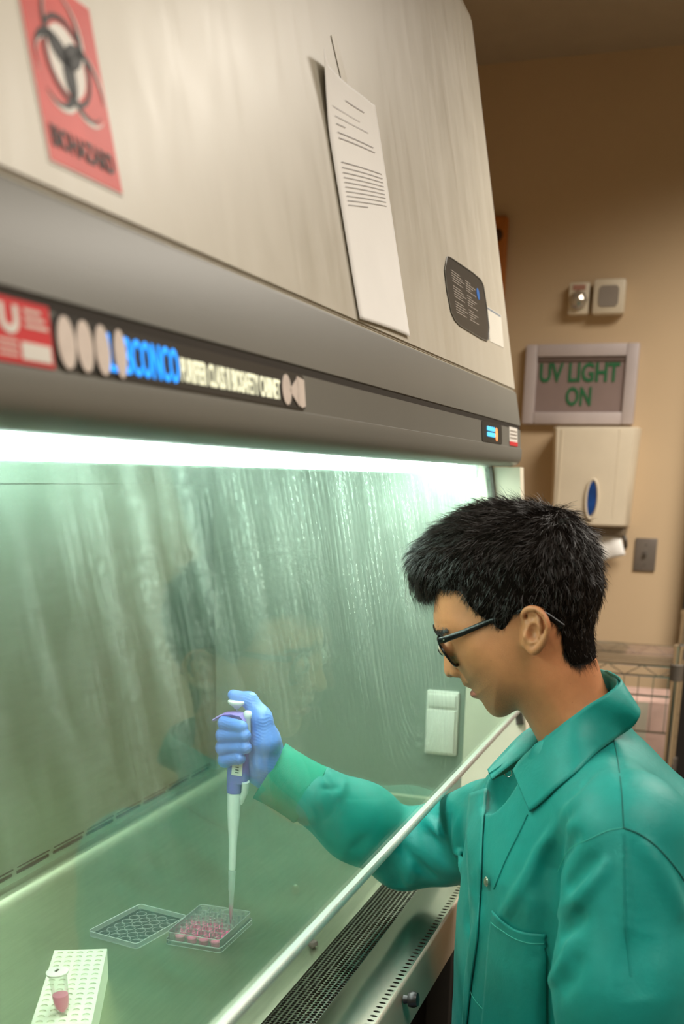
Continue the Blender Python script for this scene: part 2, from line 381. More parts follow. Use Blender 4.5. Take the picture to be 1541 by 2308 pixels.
def mat_sash():
    """sash glass: clear green float glass with dried wipe streaks"""
    t = NT('streaked_sash_glass')
    tr = t.n('ShaderNodeBsdfTransparent'); tr.inputs[0].default_value = (0.893, 0.968, 0.935, 1)
    gl = t.n('ShaderNodeBsdfGlossy'); gl.inputs['Roughness'].default_value = 0.035; gl.inputs[0].default_value = (0.9, 1.0, 0.93, 1)
    fr = t.n('ShaderNodeFresnel'); fr.inputs[0].default_value = 1.5
    mx = t.n('ShaderNodeMixShader'); t.l(t.math('MULTIPLY', fr.outputs[0], 0.21, True), mx.inputs[0]); t.l(tr.outputs[0], mx.inputs[1]); t.l(gl.outputs[0], mx.inputs[2])
    # streak field, object coordinates (x along the sash, z up)
    v = t.coord('Object', (16, 1, 1.3)); n1 = t.noise(v, 3.0, 5, 0.62, 0.5)
    vf = t.coord('Object', (70, 1, 5.0)); n2 = t.noise(vf, 3.0, 4, 0.7, 0.3)
    vs = t.coord('Object', (1, 1, 1)); sp = t.noise(vs, 160.0, 3, 0.75)
    big = t.noise(vs, 3.2, 2, 0.5)
    # swirl of wiping arcs
    sep = t.n('ShaderNodeSeparateXYZ'); tc = t.n('ShaderNodeTexCoord'); t.l(tc.outputs['Object'], sep.inputs[0])
    dx = t.math('SUBTRACT', sep.outputs[0], 1.42); dz = t.math('MULTIPLY', t.math('SUBTRACT', sep.outputs[2], 1.30), 0.8)
    rad = t.math('SQRT', t.math('ADD', t.math('MULTIPLY', dx, dx), t.math('MULTIPLY', dz, dz)))
    arcn = t.n('ShaderNodeTexNoise'); arcn.noise_dimensions = '1D'; arcn.inputs['Scale'].default_value = 90; arcn.inputs['Detail'].default_value = 4
    t.l(rad, arcn.inputs['W'])
    inarc = t.math('MULTIPLY', t.math('SUBTRACT', 0.20, rad), 9.0, True)
    arc = t.math('MULTIPLY', t.math('MULTIPLY', t.math('SUBTRACT', arcn.outputs['Fac'], 0.42), 1.6, True), inarc)
    hgt = t.math('MULTIPLY', t.math('SUBTRACT', sep.outputs[2], 1.16), 2.2, True)       # dirt thickens upward
    side = t.math('MULTIPLY', t.math('SUBTRACT', sep.outputs[0], 0.45), 1.0, True)      # and toward the far end
    s1 = t.math('MULTIPLY', t.math('SUBTRACT', n1, 0.47), 5.5, True)
    s2 = t.math('MULTIPLY', t.math('SUBTRACT', n2, 0.48), 6.0, True)
    st = t.math('ADD', t.math('MULTIPLY', s1, 0.62), t.math('MULTIPLY', s2, 0.38))
    speck = t.math('MULTIPLY', t.math('SUBTRACT', sp, 0.47), 7.0, True)
    st = t.math('MULTIPLY', st, t.math('ADD', 0.35, t.math('MULTIPLY', speck, 0.65)))
    dens = t.math('MULTIPLY', st, t.math('ADD', 0.006, t.math('MULTIPLY', t.math('MULTIPLY', hgt, 0.62), t.math('ADD', 0.35, side))))
    dens = t.math('ADD', dens, t.math('MULTIPLY', arc, 0.20))
    dens = t.math('ADD', dens, t.math('MULTIPLY', t.math('MULTIPLY', big, hgt), 0.09), True)
    df = t.n('ShaderNodeBsdfDiffuse'); df.inputs[0].default_value = (0.72, 0.80, 0.72, 1)
    tl = t.n('ShaderNodeBsdfTranslucent'); tl.inputs[0].default_value = (0.66, 0.82, 0.72, 1)
    m0 = t.n('ShaderNodeMixShader'); m0.inputs[0].default_value = 0.5; t.l(df.outputs[0], m0.inputs[1]); t.l(tl.outputs[0], m0.inputs[2])
    m2 = t.n('ShaderNodeMixShader'); t.l(dens, m2.inputs[0]); t.l(mx.outputs[0], m2.inputs[1]); t.l(m0.outputs[0], m2.inputs[2])
    return t.surf(m2.outputs[0])
M['sash'] = mat_sash()

def text_mesh(name, body, size, mat, xf, parent, depth=0.0004, sx=1.0, bold=0.0, align='CENTER'):
    """flat lettering; xf is a 4x4 matrix placing the text plane (x right, y up)"""
    cu = bpy.data.curves.new(name, 'FONT'); cu.body = body; cu.size = size; cu.align_x = align; cu.align_y = 'CENTER'
    cu.extrude = depth; cu.offset = bold; cu.resolution_u = 3
    o = bpy.data.objects.new('tmp', cu); COL.objects.link(o)
    me = bpy.data.meshes.new_from_object(o.evaluated_get(bpy.context.evaluated_depsgraph_get()))
    bpy.data.objects.remove(o); bpy.data.curves.remove(cu)
    me.transform(Matrix.Diagonal((sx, 1, 1, 1))); me.transform(xf); me.materials.clear()
    return link(name, me, mat, parent)
def frame(o, xa, ya):
    xa = Vector(xa).normalized(); ya = Vector(ya); ya = (ya-xa*ya.dot(xa)).normalized(); za = xa.cross(ya)
    return Matrix(((xa[0], ya[0], za[0], o[0]), (xa[1], ya[1], za[1], o[1]), (xa[2], ya[2], za[2], o[2]), (0, 0, 0, 1)))

# ------------------------------------------------------------------ THE ROOM
WX = 3.60
YL, YR, XF = 1.30, -2.30, -1.60
def struct(name, mb, mat, label=None):
    o = mb.build(name, mat, smooth=False); o['kind'] = 'structure'; return o
struct('floor', MB().box((XF-.1, YR-.1, -0.1), (WX+.1, YL+.1, 0)), M['floor'])
cm = MB()
# ceiling with openings for the recessed lamps
xs = sorted([XF-.1, WX+.1]+[lx+s*.30 for lx, ly, w in ROOM_LIGHTS for s in (-1, 1)])
ys = [YR-.1, -0.62-.6, -0.62+.6, YL+.1]
for i in range(len(xs)-1):
    for j in range(3):
        cx, cy = (xs[i]+xs[i+1])/2, (ys[j]+ys[j+1])/2
        if j == 1 and any(abs(cx-lx) < .29 for lx, ly, w in ROOM_LIGHTS): continue
        cm.box((xs[i], ys[j], CEIL), (xs[i+1], ys[j+1], CEIL+.1))
struct('ceiling', cm, M['ceil'])
struct('wall_back', MB().box((WX, YR-.1, 0), (WX+.1, YL+.1, CEIL)), M['wall'])
struct('wall_left', MB().box((XF-.1, YL, 0), (WX+.1, YL+.1, CEIL)), M['wall'])
struct('wall_right', MB().box((XF-.1, YR-.1, 0), (WX+.1, YR, CEIL)), M['wall'])
struct('wall_front', MB().box((XF-.1, YR-.1, 0), (XF, YL+.1, CEIL)), M['wall'])
struct('baseboard_back', MB().box((WX-.012, 0.10, 0), (WX, YL, 0.10), 0.003), M['dkgrey'])
struct('baseboard_left', MB().box((XF, YL-.012, 0), (WX-.012, YL, 0.10), 0.003), M['dkgrey'])
# dark door at the right end of the back wall
dr = MB().box((WX-.045, -0.84, 0.01), (WX-.001, 0.07, 2.05), .004)
dr.box((WX-.06, 0.03, 0), (WX-.001, 0.098, 2.12), .004).box((WX-.06, -0.90, 0), (WX-.001, -0.84, 2.12), .004)
d1 = struct('door_1', dr, M['black_door'])
MB().lathe((WX-.05, -0.76, 1.0), [(.008, 0), (.008, .04), (.026, .045), (.03, .06), (.02, .078), (.001, .08)], 20, (-1, 0, 0)).build('door_handle', M['chrome'], d1)
for (lx, ly, w) in ROOM_LIGHTS:
    near = lx < 1.5
    cl = empty('ceiling_light', (lx, ly, CEIL), 'recessed ceiling light in the ceiling ' + ('above and beside the camera' if near else 'above the floor near the back wall'), 'light')
    MB().box((lx-.30, ly-.60, CEIL+.08), (lx+.30, ly+.60, CEIL+.10)).build('diffuser', M['white'], cl, smooth=False)
    fb = MB()
    for a, b in (((-.31, -.61), (-.29, .61)), ((.29, -.61), (.31, .61)), ((-.29, -.61), (.29, -.59)), ((-.29, .59), (.29, .61))):
        fb.box((lx+a[0], ly+a[1], CEIL-.006), (lx+b[0], ly+b[1], CEIL+.08))
    fb.build('trim_frame', M['white'], cl, smooth=False)

# ------------------------------------------------------------------ BIOSAFETY CABINET
X0, X1 = 0.16, 2.14
bsc = empty('biosafety_cabinet', (1.15, 0.7, 0), 'large cream and grey biosafety cabinet with lit steel interior and sloping glass sash', 'cabinet')
TH = math.atan(0.188)
Uf = Vector((0, math.sin(TH), math.cos(TH))); Nf = Vector((0, -math.cos(TH), math.sin(TH)))
F0 = Vector((0, 0.401, 1.707))
def face_xz(x, y):                      # pixel to (x, up-slope) coordinates on the face panel
    r = ray(x, y); n = np.array(Nf); p0 = np.array(F0)-np.array([0, 0, CAMZ]); q = r*(n@p0)/(n@r)
    v = q-p0; return float(v[0]), float(v@np.array(Uf))
def FP(s, t, off=0.0): return Vector((s, 0, 0)) + F0 + Uf*t + Nf*off
tmax = (2.322-1.707)/math.cos(TH)
# upper body shell (behind the panel) and side panels
MB().extrude_x([(.401, 1.707), (.517, 2.322), (.541, 2.36), (1.08, 2.36), (1.08, 1.62), (.44, 1.62)], X0+.004, X1-.004).build('upper_body', M['cream_side'], bsc, smooth=False)
fp = MB()
a, b, c, d = FP(X0, 0.0, 0), FP(X1, 0.0, 0), FP(X1, tmax, 0), FP(X0, tmax, 0)
g = bmesh.ops.create_cube(fp.bm, size=1)['verts']
for v in g:
    s = X0 if v.co.x < 0 else X1; o_ = 0.003 if v.co.y < 0 else -0.003; t_ = 0.002 if v.co.z < 0 else tmax
    v.co = FP(s, t_, o_)
bmesh.ops.bevel(fp.bm, geom=list(fp.bm.edges), offset=.002, segments=2, affect='EDGES')
fp.build('front_panel', M['face'], bsc)
# top chamfer
MB().extrude_x([(.5165, 2.3225), (.5155, 2.3265), (.540, 2.368), (.56, 2.368), (.56, 2.362)], X0, X1).build('top_cap', M['face'], bsc, smooth=False)
# grey housing
HP = [(.401, 1.7068), (.3985, 1.7066), (.3962, 1.703), (.3858, 1.6525), (.3848, 1.6465), (.3872, 1.6445), (.3905, 1.6435), (.3905, 1.640), (.3845, 1.6385),
      (.3818, 1.6060), (.3800, 1.6052), (.3792, 1.601), (.3790, 1.592), (.3797, 1.586), (.3822, 1.580), (.3868, 1.5755), (.3968, 1.5725), (.436, 1.5725), (.46, 1.575), (.46, 1.7068)]
ho = MB().extrude_x(HP, X0, X1).build('sash_housing', M['housing'], bsc)
MB().extrude_x([(.3852, 1.6448), (.3905, 1.6448), (.3905, 1.6385), (.3852, 1.6385)], X0+.001, X1-.001).build('groove', M['groove'], bsc, smooth=False)
# side panels below the housing: end walls, front pillars
for xa, xb in ((2.102, 2.14), (X0, X0+.038)):
    MB().extrude_x([(.374, 1.571), (.330, 1.07), (.322, .905), (.34, .86), (1.08, .86), (1.08, 1.64), (.45, 1.64), (.44, 1.571)], xa, xb).build('side_panel', M['cream_side'], bsc, smooth=False)
    xi = xa-.0015 if xa > 1 else xb
    MB().box((xi, .455, .912), (xi+.0015, 1.004, 1.60)).build('inner_side_liner', M['steel_side'], bsc, smooth=False)
# back wall of the chamber, with the two rows of slots
YB = 1.005
def perforated(mb, u0, u1, nu, v0, v1, nv, mapf, hx, hy, depth, k=8, stagger=False, rect=False):
    """sheet of nu x nv cells, each with a k-gon hole (half sizes hx, hy in u, v), walls going in by depth"""
    du, dv = (u1-u0)/nu, (v1-v0)/nv
    V = []; Fc = []
    for j in range(nv):
        sh = 0.5*du if (stagger and j % 2) else 0.0
        for i in range(nu):
            cu, cv = u0+(i+.5)*du+sh, v0+(j+.5)*dv
            b0 = len(V)
            if k == 8:
                out = [(-1, -1), (0, -1), (1, -1), (1, 0), (1, 1), (0, 1), (-1, 1), (-1, 0)]
            angs = [math.atan2(q[1], q[0]) for q in out]
            for q in out: V.append(mapf(cu+q[0]*du/2, cv+q[1]*dv/2, 0))
            for q, a_ in zip(out, angs):
                if rect:
                    e = 0.82 if (q[0] and q[1]) else 1.0
                    p = (q[0]*hx*(e if not rect else (0.97 if (q[0] and q[1]) else 1.0)), q[1]*hy*(0.7 if (q[0] and q[1]) else 1.0))
                else: p = (math.cos(a_)*hx, math.sin(a_)*hy)
                V.append(mapf(cu+p[0], cv+p[1], 0)); 
            for q, a_ in zip(out, angs):
                if rect: p = (q[0]*hx*(0.97 if (q[0] and q[1]) else 1.0), q[1]*hy*(0.7 if (q[0] and q[1]) else 1.0))
                else: p = (math.cos(a_)*hx, math.sin(a_)*hy)
                V.append(mapf(cu+p[0], cv+p[1], depth))
            for q in range(8):
                r_ = (q+1) % 8
                Fc.append((b0+q, b0+r_, b0+8+r_, b0+8+q)); Fc.append((b0+8+q, b0+8+r_, b0+16+r_, b0+16+q))
    return V, Fc
V, Fc = perforated(None, 0.0, 2.1015+0.0, 1, 0, 1, 1, lambda u, v, d: (0, 0, 0), .1, .1, 0)
def sheet(name, V, Fc, mat, parent):
    me = mesh_np(name, np.array([tuple(v) for v in V]), np.array(Fc), smooth=False); return link(name, me, mat, parent)
per = 0.1022; nsl = 18; us = 2.078-nsl*per
V1, F1 = perforated(None, us, 2.078, nsl, .9385, .9425, 1, lambda u, v, d: (u, YB+d, v), .0465, .0016, .004, rect=True)
V2, F2 = perforated(None, us-.004, 2.074, nsl, .9275, .9385, 1, lambda u, v, d: (u, YB+d, v), .046, .0039, .004, rect=True)
n_ = len(V1); Vb = V1+V2; Fb = F1+[tuple(i+n_ for i in f) for f in F2]
bw = sheet('slotted_strip', Vb, Fb, M['steel_back'], bsc)
MB().box((X0+.03, YB+.006, .912), (2.101, YB+.02, .95)).build('exhaust_void', M['hole'], bsc, smooth=False)
MB().box((us-.06, YB-.0005, .9425), (2.101, YB+.004, 1.60)).box((2.078, YB-.0005, .92), (2.101, YB+.004, .9425)).box((X0+.04, YB-.0005, .92), (us-.0, YB+.004, .9425)).box((X0+.04, YB, .918), (2.101, YB+.004, .9275)).build('back_wall', M['steel_back'], bsc, smooth=False)
MB().extrude_x([(YB-.0016, 1.5285), (YB-.001, 1.5295), (YB-.001, 1.5275)], X0+.04, 2.10).build('back_seam', M['steel_back'], bsc, smooth=False)
# ceiling of chamber and lamp fitting
MB().box((X0+.03, .46, 1.600), (2.102, 1.01, 1.612)).build('chamber_ceiling', M['white'], bsc, smooth=False)
lf = MB().box((X0+.10, .475, 1.590), (2.075, .60, 1.600), .002).build('lamp_fitting', M['white'], bsc)
for yy in (.500, .565):
    MB().tube([(X0+.13, yy, 1.574), (2.06, yy, 1.574)], .0165, 14).build('fluorescent_tube', M['tube'], lf)
MB().box((X0+.05, .452, 1.573), (2.101, .458, 1.602)).build('lamp_lens', clear_plastic('acrylic_lens', (0.95, 1, 0.96), 0.5, 0.6, 0.3), bsc, smooth=False)
# work surface: dished tray with a raised rear ledge
ZW = .910
tp = [(.4665, ZW-.002), (.4665, ZW), (.480, ZW), (.487, ZW-.003), (.95, ZW-.003), (.968, ZW), (.976, ZW+.0085), (.980, ZW+.0115), (.985, ZW+.0125), (.989, ZW+.0115), (.993, ZW+.0100), (YB, ZW+.0095), (YB, ZW-.012), (.4665, ZW-.012)]
MB().extrude_x(tp, X0+.04, 2.101).build('work_surface', M['steel'], bsc)
# intake grille (real holes)
gx0, gx1, pit = 0.86, 2.096, .0068
gy1, gy0 = .4645, .402
def gz(y): 
    k = (gy1-y)/(gy1-gy0); return ZW-.001+0.004*math.sin(math.pi*min(1, k*.9)) + .004*k*k
def gmap(u, v, d): return (u, gy1-(v), gz(gy1-v)-d)
nu = int((gx1-gx0)/pit); 
V, Fc = perforated(None, gx0, gx1-pit/2, nu, 0, gy1-gy0, 9, gmap, .00315, .0029, .0022, stagger=True)
gr = sheet('perforated_grille', V, Fc, M['steel_grille'], bsc)
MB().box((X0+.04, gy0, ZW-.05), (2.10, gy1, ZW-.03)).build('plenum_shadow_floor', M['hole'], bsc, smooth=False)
# airfoil: smooth panel, slotted crease, lip
air = [(gx, gz_) for gx, gz_ in ((.4025, gz(gy0)), (.395, .9175), (.384, .9235), (.370, .9275), (.355, .929), (.3415, .929))]
G = [[(x, y, z) for y, z in air] for x in (X0+.04, 2.10)]
MB().grid(G).build('airfoil', M['steel_grille'], bsc)
gg = [[(x, y, z) for y, z in ((.4645, ZW), (.4645, ZW-.004), (.402, gz(gy0)-.004), (.402, gz(gy0)))] for x in (X0+.04, gx0)]
MB().grid([[(x, gy1-k*(gy1-gy0)/6, gz(gy1-k*(gy1-gy0)/6)) for k in range(7)] for x in (X0+.04, gx0)]).build('grille_blank', M['steel_grille'], bsc)
V, Fc = perforated(None, .62, 2.10, int(1.48/.0118), 0, .0135, 1, lambda u, v, d: (u, .3415-v, .929-d-.0006*0), .0024, .0046, .003)
sheet('slotted_crease', V, Fc, M['steel_grille'], bsc)
MB().grid([[(x, y, z) for y, z in ((.328, .929), (.3255, .9282), (.3240, .926), (.3145, .8735), (.3165, .872), (.335, .872))] for x in (X0+.04, 2.10)]).build('front_lip', pm('satin_steel_lip', (0.52, 0.44, 0.35), 0.45, metal=0.7, var=0.04, vscale=3), bsc)
MB().box((X0+.04, .328, .915), (2.10, .342, .9205)).build('crease_channel', M['hole'], bsc, smooth=False)
# knobs
kp = atz(703, 2134, ZW)
MB().lathe((kp[0], kp[1]-.0, ZW-.001), [(.0045, 0), (.0045, .003), (.0075, .004), (.008, .007), (.0065, .010), (.001, .0105)], 20).build('thumbscrew', M['dkgrey'], bsc)
kp = aty(909, 2252, .32)
MB().lathe((kp[0], .3195, kp[2]), [(.006, 0), (.005, .006), (.0095, .007), (.0105, .013), (.0085, .018), (.001, .0185)], 22, (0, -1, 0.15)).build('thumbscrew', M['black'], bsc)
# sash: glass, rail, gasket
GB = Vector((0, .3480, 1.112)); 
def SP(x, t, off=0): return Vector((x, 0, 0)) + GB + Uf*t + Nf*off
gt = (1.60-1.112)/math.cos(TH)
sg = MB(); 
g = bmesh.ops.create_cube(sg.bm, size=1)['verts']
for v in g: v.co = SP(X0+.045 if v.co.x < 0 else 2.094, 0 if v.co.z < 0 else gt, .003 if v.co.y < 0 else -.003)
sash = sg.build('sash_glass', M['sash'], bsc, smooth=False)
rp = [(-.0050, -.0055), (-.0015, -.0080), (.0022, -.0075), (.0052, -.0052), (.0060, -.0022), (.0055, .0008), (.0042, .0025), (-.0042, .0025), (-.0055, -.0035)]
pr = [(GB+Uf*t+Nf*o_) for o_, t in rp]
MB().extrude_x([(p.y, p.z) for p in pr], X0+.045, 2.094).build('sash_rail', M['rail'], sash)
g = MB(); g2 = bmesh.ops.create_cube(g.bm, size=1)['verts']
for v in g2: v.co = SP(2.094 if v.co.x < 0 else 2.1035, -.03 if v.co.z < 0 else gt-.03, .008 if v.co.y < 0 else -.006)
g.build('sash_gasket', M['dkgrey'], sash, smooth=False)
# outlet box on the inner side wall
xo = 2.100
oc = [atx(*p, xo) for p in ((962, 1550), (1040, 1556), (1032, 1706), (955, 1698))]
y0, y1 = min(p[1] for p in oc)+.003, max(p[1] for p in oc)-.003; z0, z1 = min(p[2] for p in oc)+.003, max(p[2] for p in oc)-.003
ob = MB().box((xo-.012, y0, z0), (xo, y1, z1), .003).build('outlet_cover', M['white'], bsc)
zm = z0+(z1-z0)*.76
MB().box((xo-.020, y0+.004, z0+.006), (xo-.012, y1-.004, zm-.006), .003).build('flap', M['white'], ob)
MB().box((xo-.018, y0+.004, zm), (xo-.012, y1-.004, z1-.005), .003).build('flap', M['white'], ob)
# lower body and stand
MB().box((X0+.06, .42, .80), (2.08, 1.06, .8675), .004).build('lower_plenum', M['dark'], bsc)
MB().box((X0+.04, .345, .835), (2.10, .42, .871), .003).build('drain_pan_front', M['cream_side'], bsc)
for x in (X0+.08, 2.03):
    for y in (.46, 1.0):
        MB().box((x-.025, y-.025, .03), (x+.025, y+.025, .80), .003).lathe((x, y, 0), [(.03, 0), (.03, .012), (.01, .018), (.01, .04)], 16).build('leg', M['dark'], bsc)
    MB().box((x-.02, .485, .12), (x+.02, .975, .16), .003).build('stretcher', M['dkgrey'], bsc)

MB().box((X0+.06, 1.000, .10), (2.09, 1.012, .80)).build('added_dark_back', M['dark'], bsc, smooth=False)  # dark sheet added so the space under the cabinet looks shaded
MB().box((2.058, .35, .10), (2.07, .99, .83)).build('added_dark_side', M['dark'], bsc, smooth=False)  # second added dark sheet, hides the pale wall seen below the lip
# ---- labels on the housing strip
YS, dYS = .3832, (.3845-.3818)/(1.6385-1.606)
Us = Vector((0, dYS, 1)).normalized(); Ns = Vector((0, -1, dYS)).normalized()
S0 = Vector((0, .3818, 1.6060))
def ST(x, h, off=0.0): return Vector((x, 0, 0))+S0+Us*h+Ns*off
def strip_px(px, py):
    r = ray(px, py); n = np.array(Ns); p0 = np.array(S0)-np.array([0, 0, CAMZ]); q = r*(n@p0)/(n@r); v = q-p0
    return float(v[0]), float(v@np.array(Us))
def plate(mapf, pts, th, name, mat, parent, off=0.0):
    A = [mapf(s, t, off) for s, t in pts]; B = [mapf(s, t, off+th) for s, t in pts]
    mb = MB(); va = [mb.bm.verts.new(p) for p in A]; vb = [mb.bm.verts.new(p) for p in B]; n = len(pts)
    mb.bm.faces.new(va[::-1]); mb.bm.faces.new(vb)
    for i in range(n): mb.bm.faces.new((va[i], va[(i+1) % n], vb[(i+1) % n], vb[i]))
    return mb.build(name, mat, parent, smooth=False)
def rrect(x0, x1, y0, y1, r, k=5):
    P = []
    for cx, cy, a0 in ((x1-r, y0+r, -90), (x1-r, y1-r, 0), (x0+r, y1-r, 90), (x0+r, y0+r, 180)):
        for i in range(k+1):
            a_ = math.radians(a0+90*i/k); P.append((cx+r*math.cos(a_), cy+r*math.sin(a_)))
    return P
def ellipse(cx, cy, rx, ry, n=24): return [(cx+rx*math.cos(2*math.pi*i/n), cy+ry*math.sin(2*math.pi*i/n)) for i in range(n)]
bx0 = strip_px(116, 740)[0]; bx1 = strip_px(683, 865)[0]
badge = plate(ST, rrect(bx0, bx1, .0015, .0325, .007), .0008, 'name_badge', M['badge'], bsc, .0002)
lx0, lx1 = strip_px(238, 780)[0], strip_px(396, 805)[0]
def lab_text(name, body, xa, xb, hh, yc, mat, parent, size_ratio=1.0, bold=0.0, off=.0016, mapf=ST, up=Us):
    xf = frame(mapf((xa+xb)/2, yc, off), (1, 0, 0), up)
    o = text_mesh(name, body, hh/0.70, mat, Matrix.Identity(4), parent, 0.0003, 1.0, bold)
    me = o.data; co = np.zeros(len(me.vertices)*3); me.vertices.foreach_get('co', co); co = co.reshape(-1, 3)
    w = co[:, 0].max()-co[:, 0].min(); c_ = (co[:, 0].max()+co[:, 0].min())/2; cyy = (co[:, 1].max()+co[:, 1].min())/2; h_ = co[:, 1].max()-co[:, 1].min()
    co[:, 0] = (co[:, 0]-c_)*(xb-xa)/w; co[:, 1] = (co[:, 1]-cyy)*hh/h_
    me.vertices.foreach_set('co', co.ravel()); me.transform(xf); return o
lab_text('lettering', 'LABCONCO', lx0, lx1, .0235, .0165, M['bluelit'], badge, bold=.0006)
px0, px1 = strip_px(400, 800)[0], strip_px(624, 845)[0]
lab_text('lettering', 'PURIFIER CLASS II BIOSAFETY CABINET', px0, px1, .0165, .0150, M['whitelit'], badge, bold=.0004)
for i, (cx, cy) in enumerate(((139, 750), (181, 759), (221, 768), (261, 775))):
    sx_, sy_ = strip_px(cx, cy)
    hr_ = (20, 18.5, 16.5, 13.5)[i]; rx = (strip_px(cx+hr_, cy)[0]-strip_px(cx-hr_, cy)[0])/2
    q = plate(ST, ellipse(sx_, .0165, rx, .0150), .0005, 'round_sticker', M['sticker'], badge, .0022)
for cx, k in ((640, 0), (656, 1), (672, 2)):
    sx_, sy_ = strip_px(cx, 857)
    rx = (strip_px(cx+10, 857)[0]-strip_px(cx-10, 857)[0])/2
    pts = ellipse(sx_, .0165, rx, .0130) if k == 0 else ([(sx_+rx, .0295), (sx_-rx, .0165), (sx_+rx, .0035)] if k == 1 else [(sx_-rx*.8, .030), (sx_+rx*.8, .028), (sx_+rx*.8, .005), (sx_, .003), (sx_-rx*.8, .006)])
    plate(ST, pts, .0005, 'round_sticker', M['sticker'], badge, .0016)
# red sticker
rx0, rx1 = strip_px(-30, 700)[0], strip_px(110, 735)[0]
rs = plate(ST, [(rx0, .0005), (rx1, .0005), (rx1, .0345), (rx0, .0345)], .0006, 'red_sticker', M['red'], bsc, .0003)
w_ = rx1-rx0
plate(ST, [(rx0+w_*.45, .003), (rx1-w_*.05, .003), (rx1-w_*.05, .0125), (rx0+w_*.45, .0125)], .0003, 'white_box', M['symwhite'], rs, .001)
ring = [(rx0+w_*(.30+.16*math.cos(math.radians(a_))), .023+.0075*math.sin(math.radians(a_))) for a_ in range(180, 361, 15)]
ub = [(rx0+w_*.14, .031)]+ring[0:]+[(rx0+w_*.46, .031), (rx0+w_*.37, .031)]+[(rx0+w_*(.30+.07*math.cos(math.radians(a_))), .023+.003*math.sin(math.radians(a_))) for a_ in range(360, 179, -15)]+[(rx0+w_*.23, .031)]
plate(ST, ub, .0003, 'u_mark', M['symwhite'], rs, .001)
for k in range(3):
    plate(ST, [(rx0+w_*.55, .0205+k*.004), (rx1-w_*(.06+.05*k), .0205+k*.004), (rx1-w_*(.06+.05*k), .0225+k*.004), (rx0+w_*.55, .0225+k*.004)], .0002, 'print_line', M['sticker'], rs, .001)
for k in range(3):
    plate(ST, [(rx0+w_*.08, .004+k*.0035), (rx0+w_*.40, .004+k*.0035), (rx0+w_*.40, .0055+k*.0035), (rx0+w_*.08, .0055+k*.0035)], .0002, 'print_line', M['sticker'], rs, .001)
# display and small sticker at the far end
dx0, dx1 = strip_px(1084, 962)[0], strip_px(1129, 972)[0]
dp = plate(ST, rrect(dx0, dx1, .001, .033, .006), .0008, 'display_panel', M['badge'], bsc, .0002)
lab_text('digits', '8888', dx0+(dx1-dx0)*.22, dx0+(dx1-dx0)*.62, .0075, .0225, M['cyanlit'], dp, bold=.0008)
lab_text('digits', '8888', dx0+(dx1-dx0)*.22, dx0+(dx1-dx0)*.62, .0075, .0135, M['cyanlit'], dp, bold=.0008)
plate(ST, ellipse(dx0+(dx1-dx0)*.70, .0155, (dx1-dx0)*.06, .011), .0005, 'indicator', M['orangelit'], dp, .0012)
wx0, wx1 = strip_px(1146, 975)[0], strip_px(1164, 980)[0]
ws_ = plate(ST, [(wx0, .002), (wx1, .002), (wx1, .034), (wx0, .034)], .0006, 'small_sticker', M['symwhite'], bsc, .0003)
plate(ST, [(wx0, .002), (wx1, .002), (wx1, .009), (wx0, .009)], .0003, 'red_band', M['red'], ws_, .001)
for k in range(3):
    plate(ST, [(wx0+.006, .014+k*.006), (wx1-.006, .014+k*.006), (wx1-.006, .0165+k*.006), (wx0+.006, .0165+k*.006)], .0002, 'print_line', M['screen'], ws_, .001)

# ---- biohazard label on the face
hx0, hx1 = .6205, .7065; hz0, hz1 = face_xz(98, 370)[1], face_xz(193, 25)[1]
hz0 = (hz0+face_xz(260, 440)[1])/2
hl = plate(FP, [(hx0, hz0), (hx1, hz0), (hx1, hz1), (hx0, hz1)], .0005, 'biohazard_label', M['symwhite'], bsc, .0032)
e_ = .0012
plate(FP, [(hx0+e_, hz0+e_), (hx1-e_, hz0+e_), (hx1-e_, hz1-e_), (hx0+e_, hz1-e_)], .0002, 'red_field', M['hazred'], hl, .0038)
W_, H_ = hx1-hx0, hz1-hz0
cx, cy, R_ = (hx0+hx1)/2, hz0+H_*.60, W_*.47
def bio(s, dx=0.0, dz=0.0, nm='biohazard_symbol', mat=None, off=.0044):
    """trefoil of three open crescents"""
    U_ = R_/26*s; mb = MB(); n = 40
    for k in range(3):
        a0 = math.radians(90+120*k); ux, uy = math.cos(a0), math.sin(a0); G = []
        for i in range(n+1):
            a1 = a0+math.radians(14+332*i/n); a2 = a0+math.radians(17+326*i/n)
            G.append([FP(cx+dx+ux*11*U_+14*U_*math.cos(a1), cy+dz+uy*11*U_+14*U_*math.sin(a1), off), FP(cx+dx+ux*13.4*U_+11.4*U_*math.cos(a2), cy+dz+uy*13.4*U_+11.4*U_*math.sin(a2), off)])
        mb.grid(G)
    o = mb.build(nm, mat, hl, smooth=False); solidify(o, .0001); return o
def multi(mapf, polys, th, name, mat, parent, off):
    mb = MB()
    for pts in polys:
        va = [mb.bm.verts.new(mapf(s, t, off)) for s, t in pts]; vb = [mb.bm.verts.new(mapf(s, t, off+th)) for s, t in pts]; n = len(pts)
        f1 = mb.bm.faces.new(va[::-1]); f2 = mb.bm.faces.new(vb)
        for i in range(n): mb.bm.faces.new((va[i], va[(i+1) % n], vb[(i+1) % n], vb[i]))
    bmesh.ops.triangulate(mb.bm, faces=[f for f in mb.bm.faces if len(f.verts) > 4])
    return mb.build(name, mat, parent, smooth=False)
multi(FP, [ellipse(cx, cy, R_*.50, R_*.50)], .0001, 'white_center', M['symwhite'], hl, .0040)
bio(1.04, .0014, -.0012, 'highlight', M['symwhite'], .00425)
bio(1.0, 0, 0, 'biohazard_symbol', M['inkblack'], .0044)
nr = 24
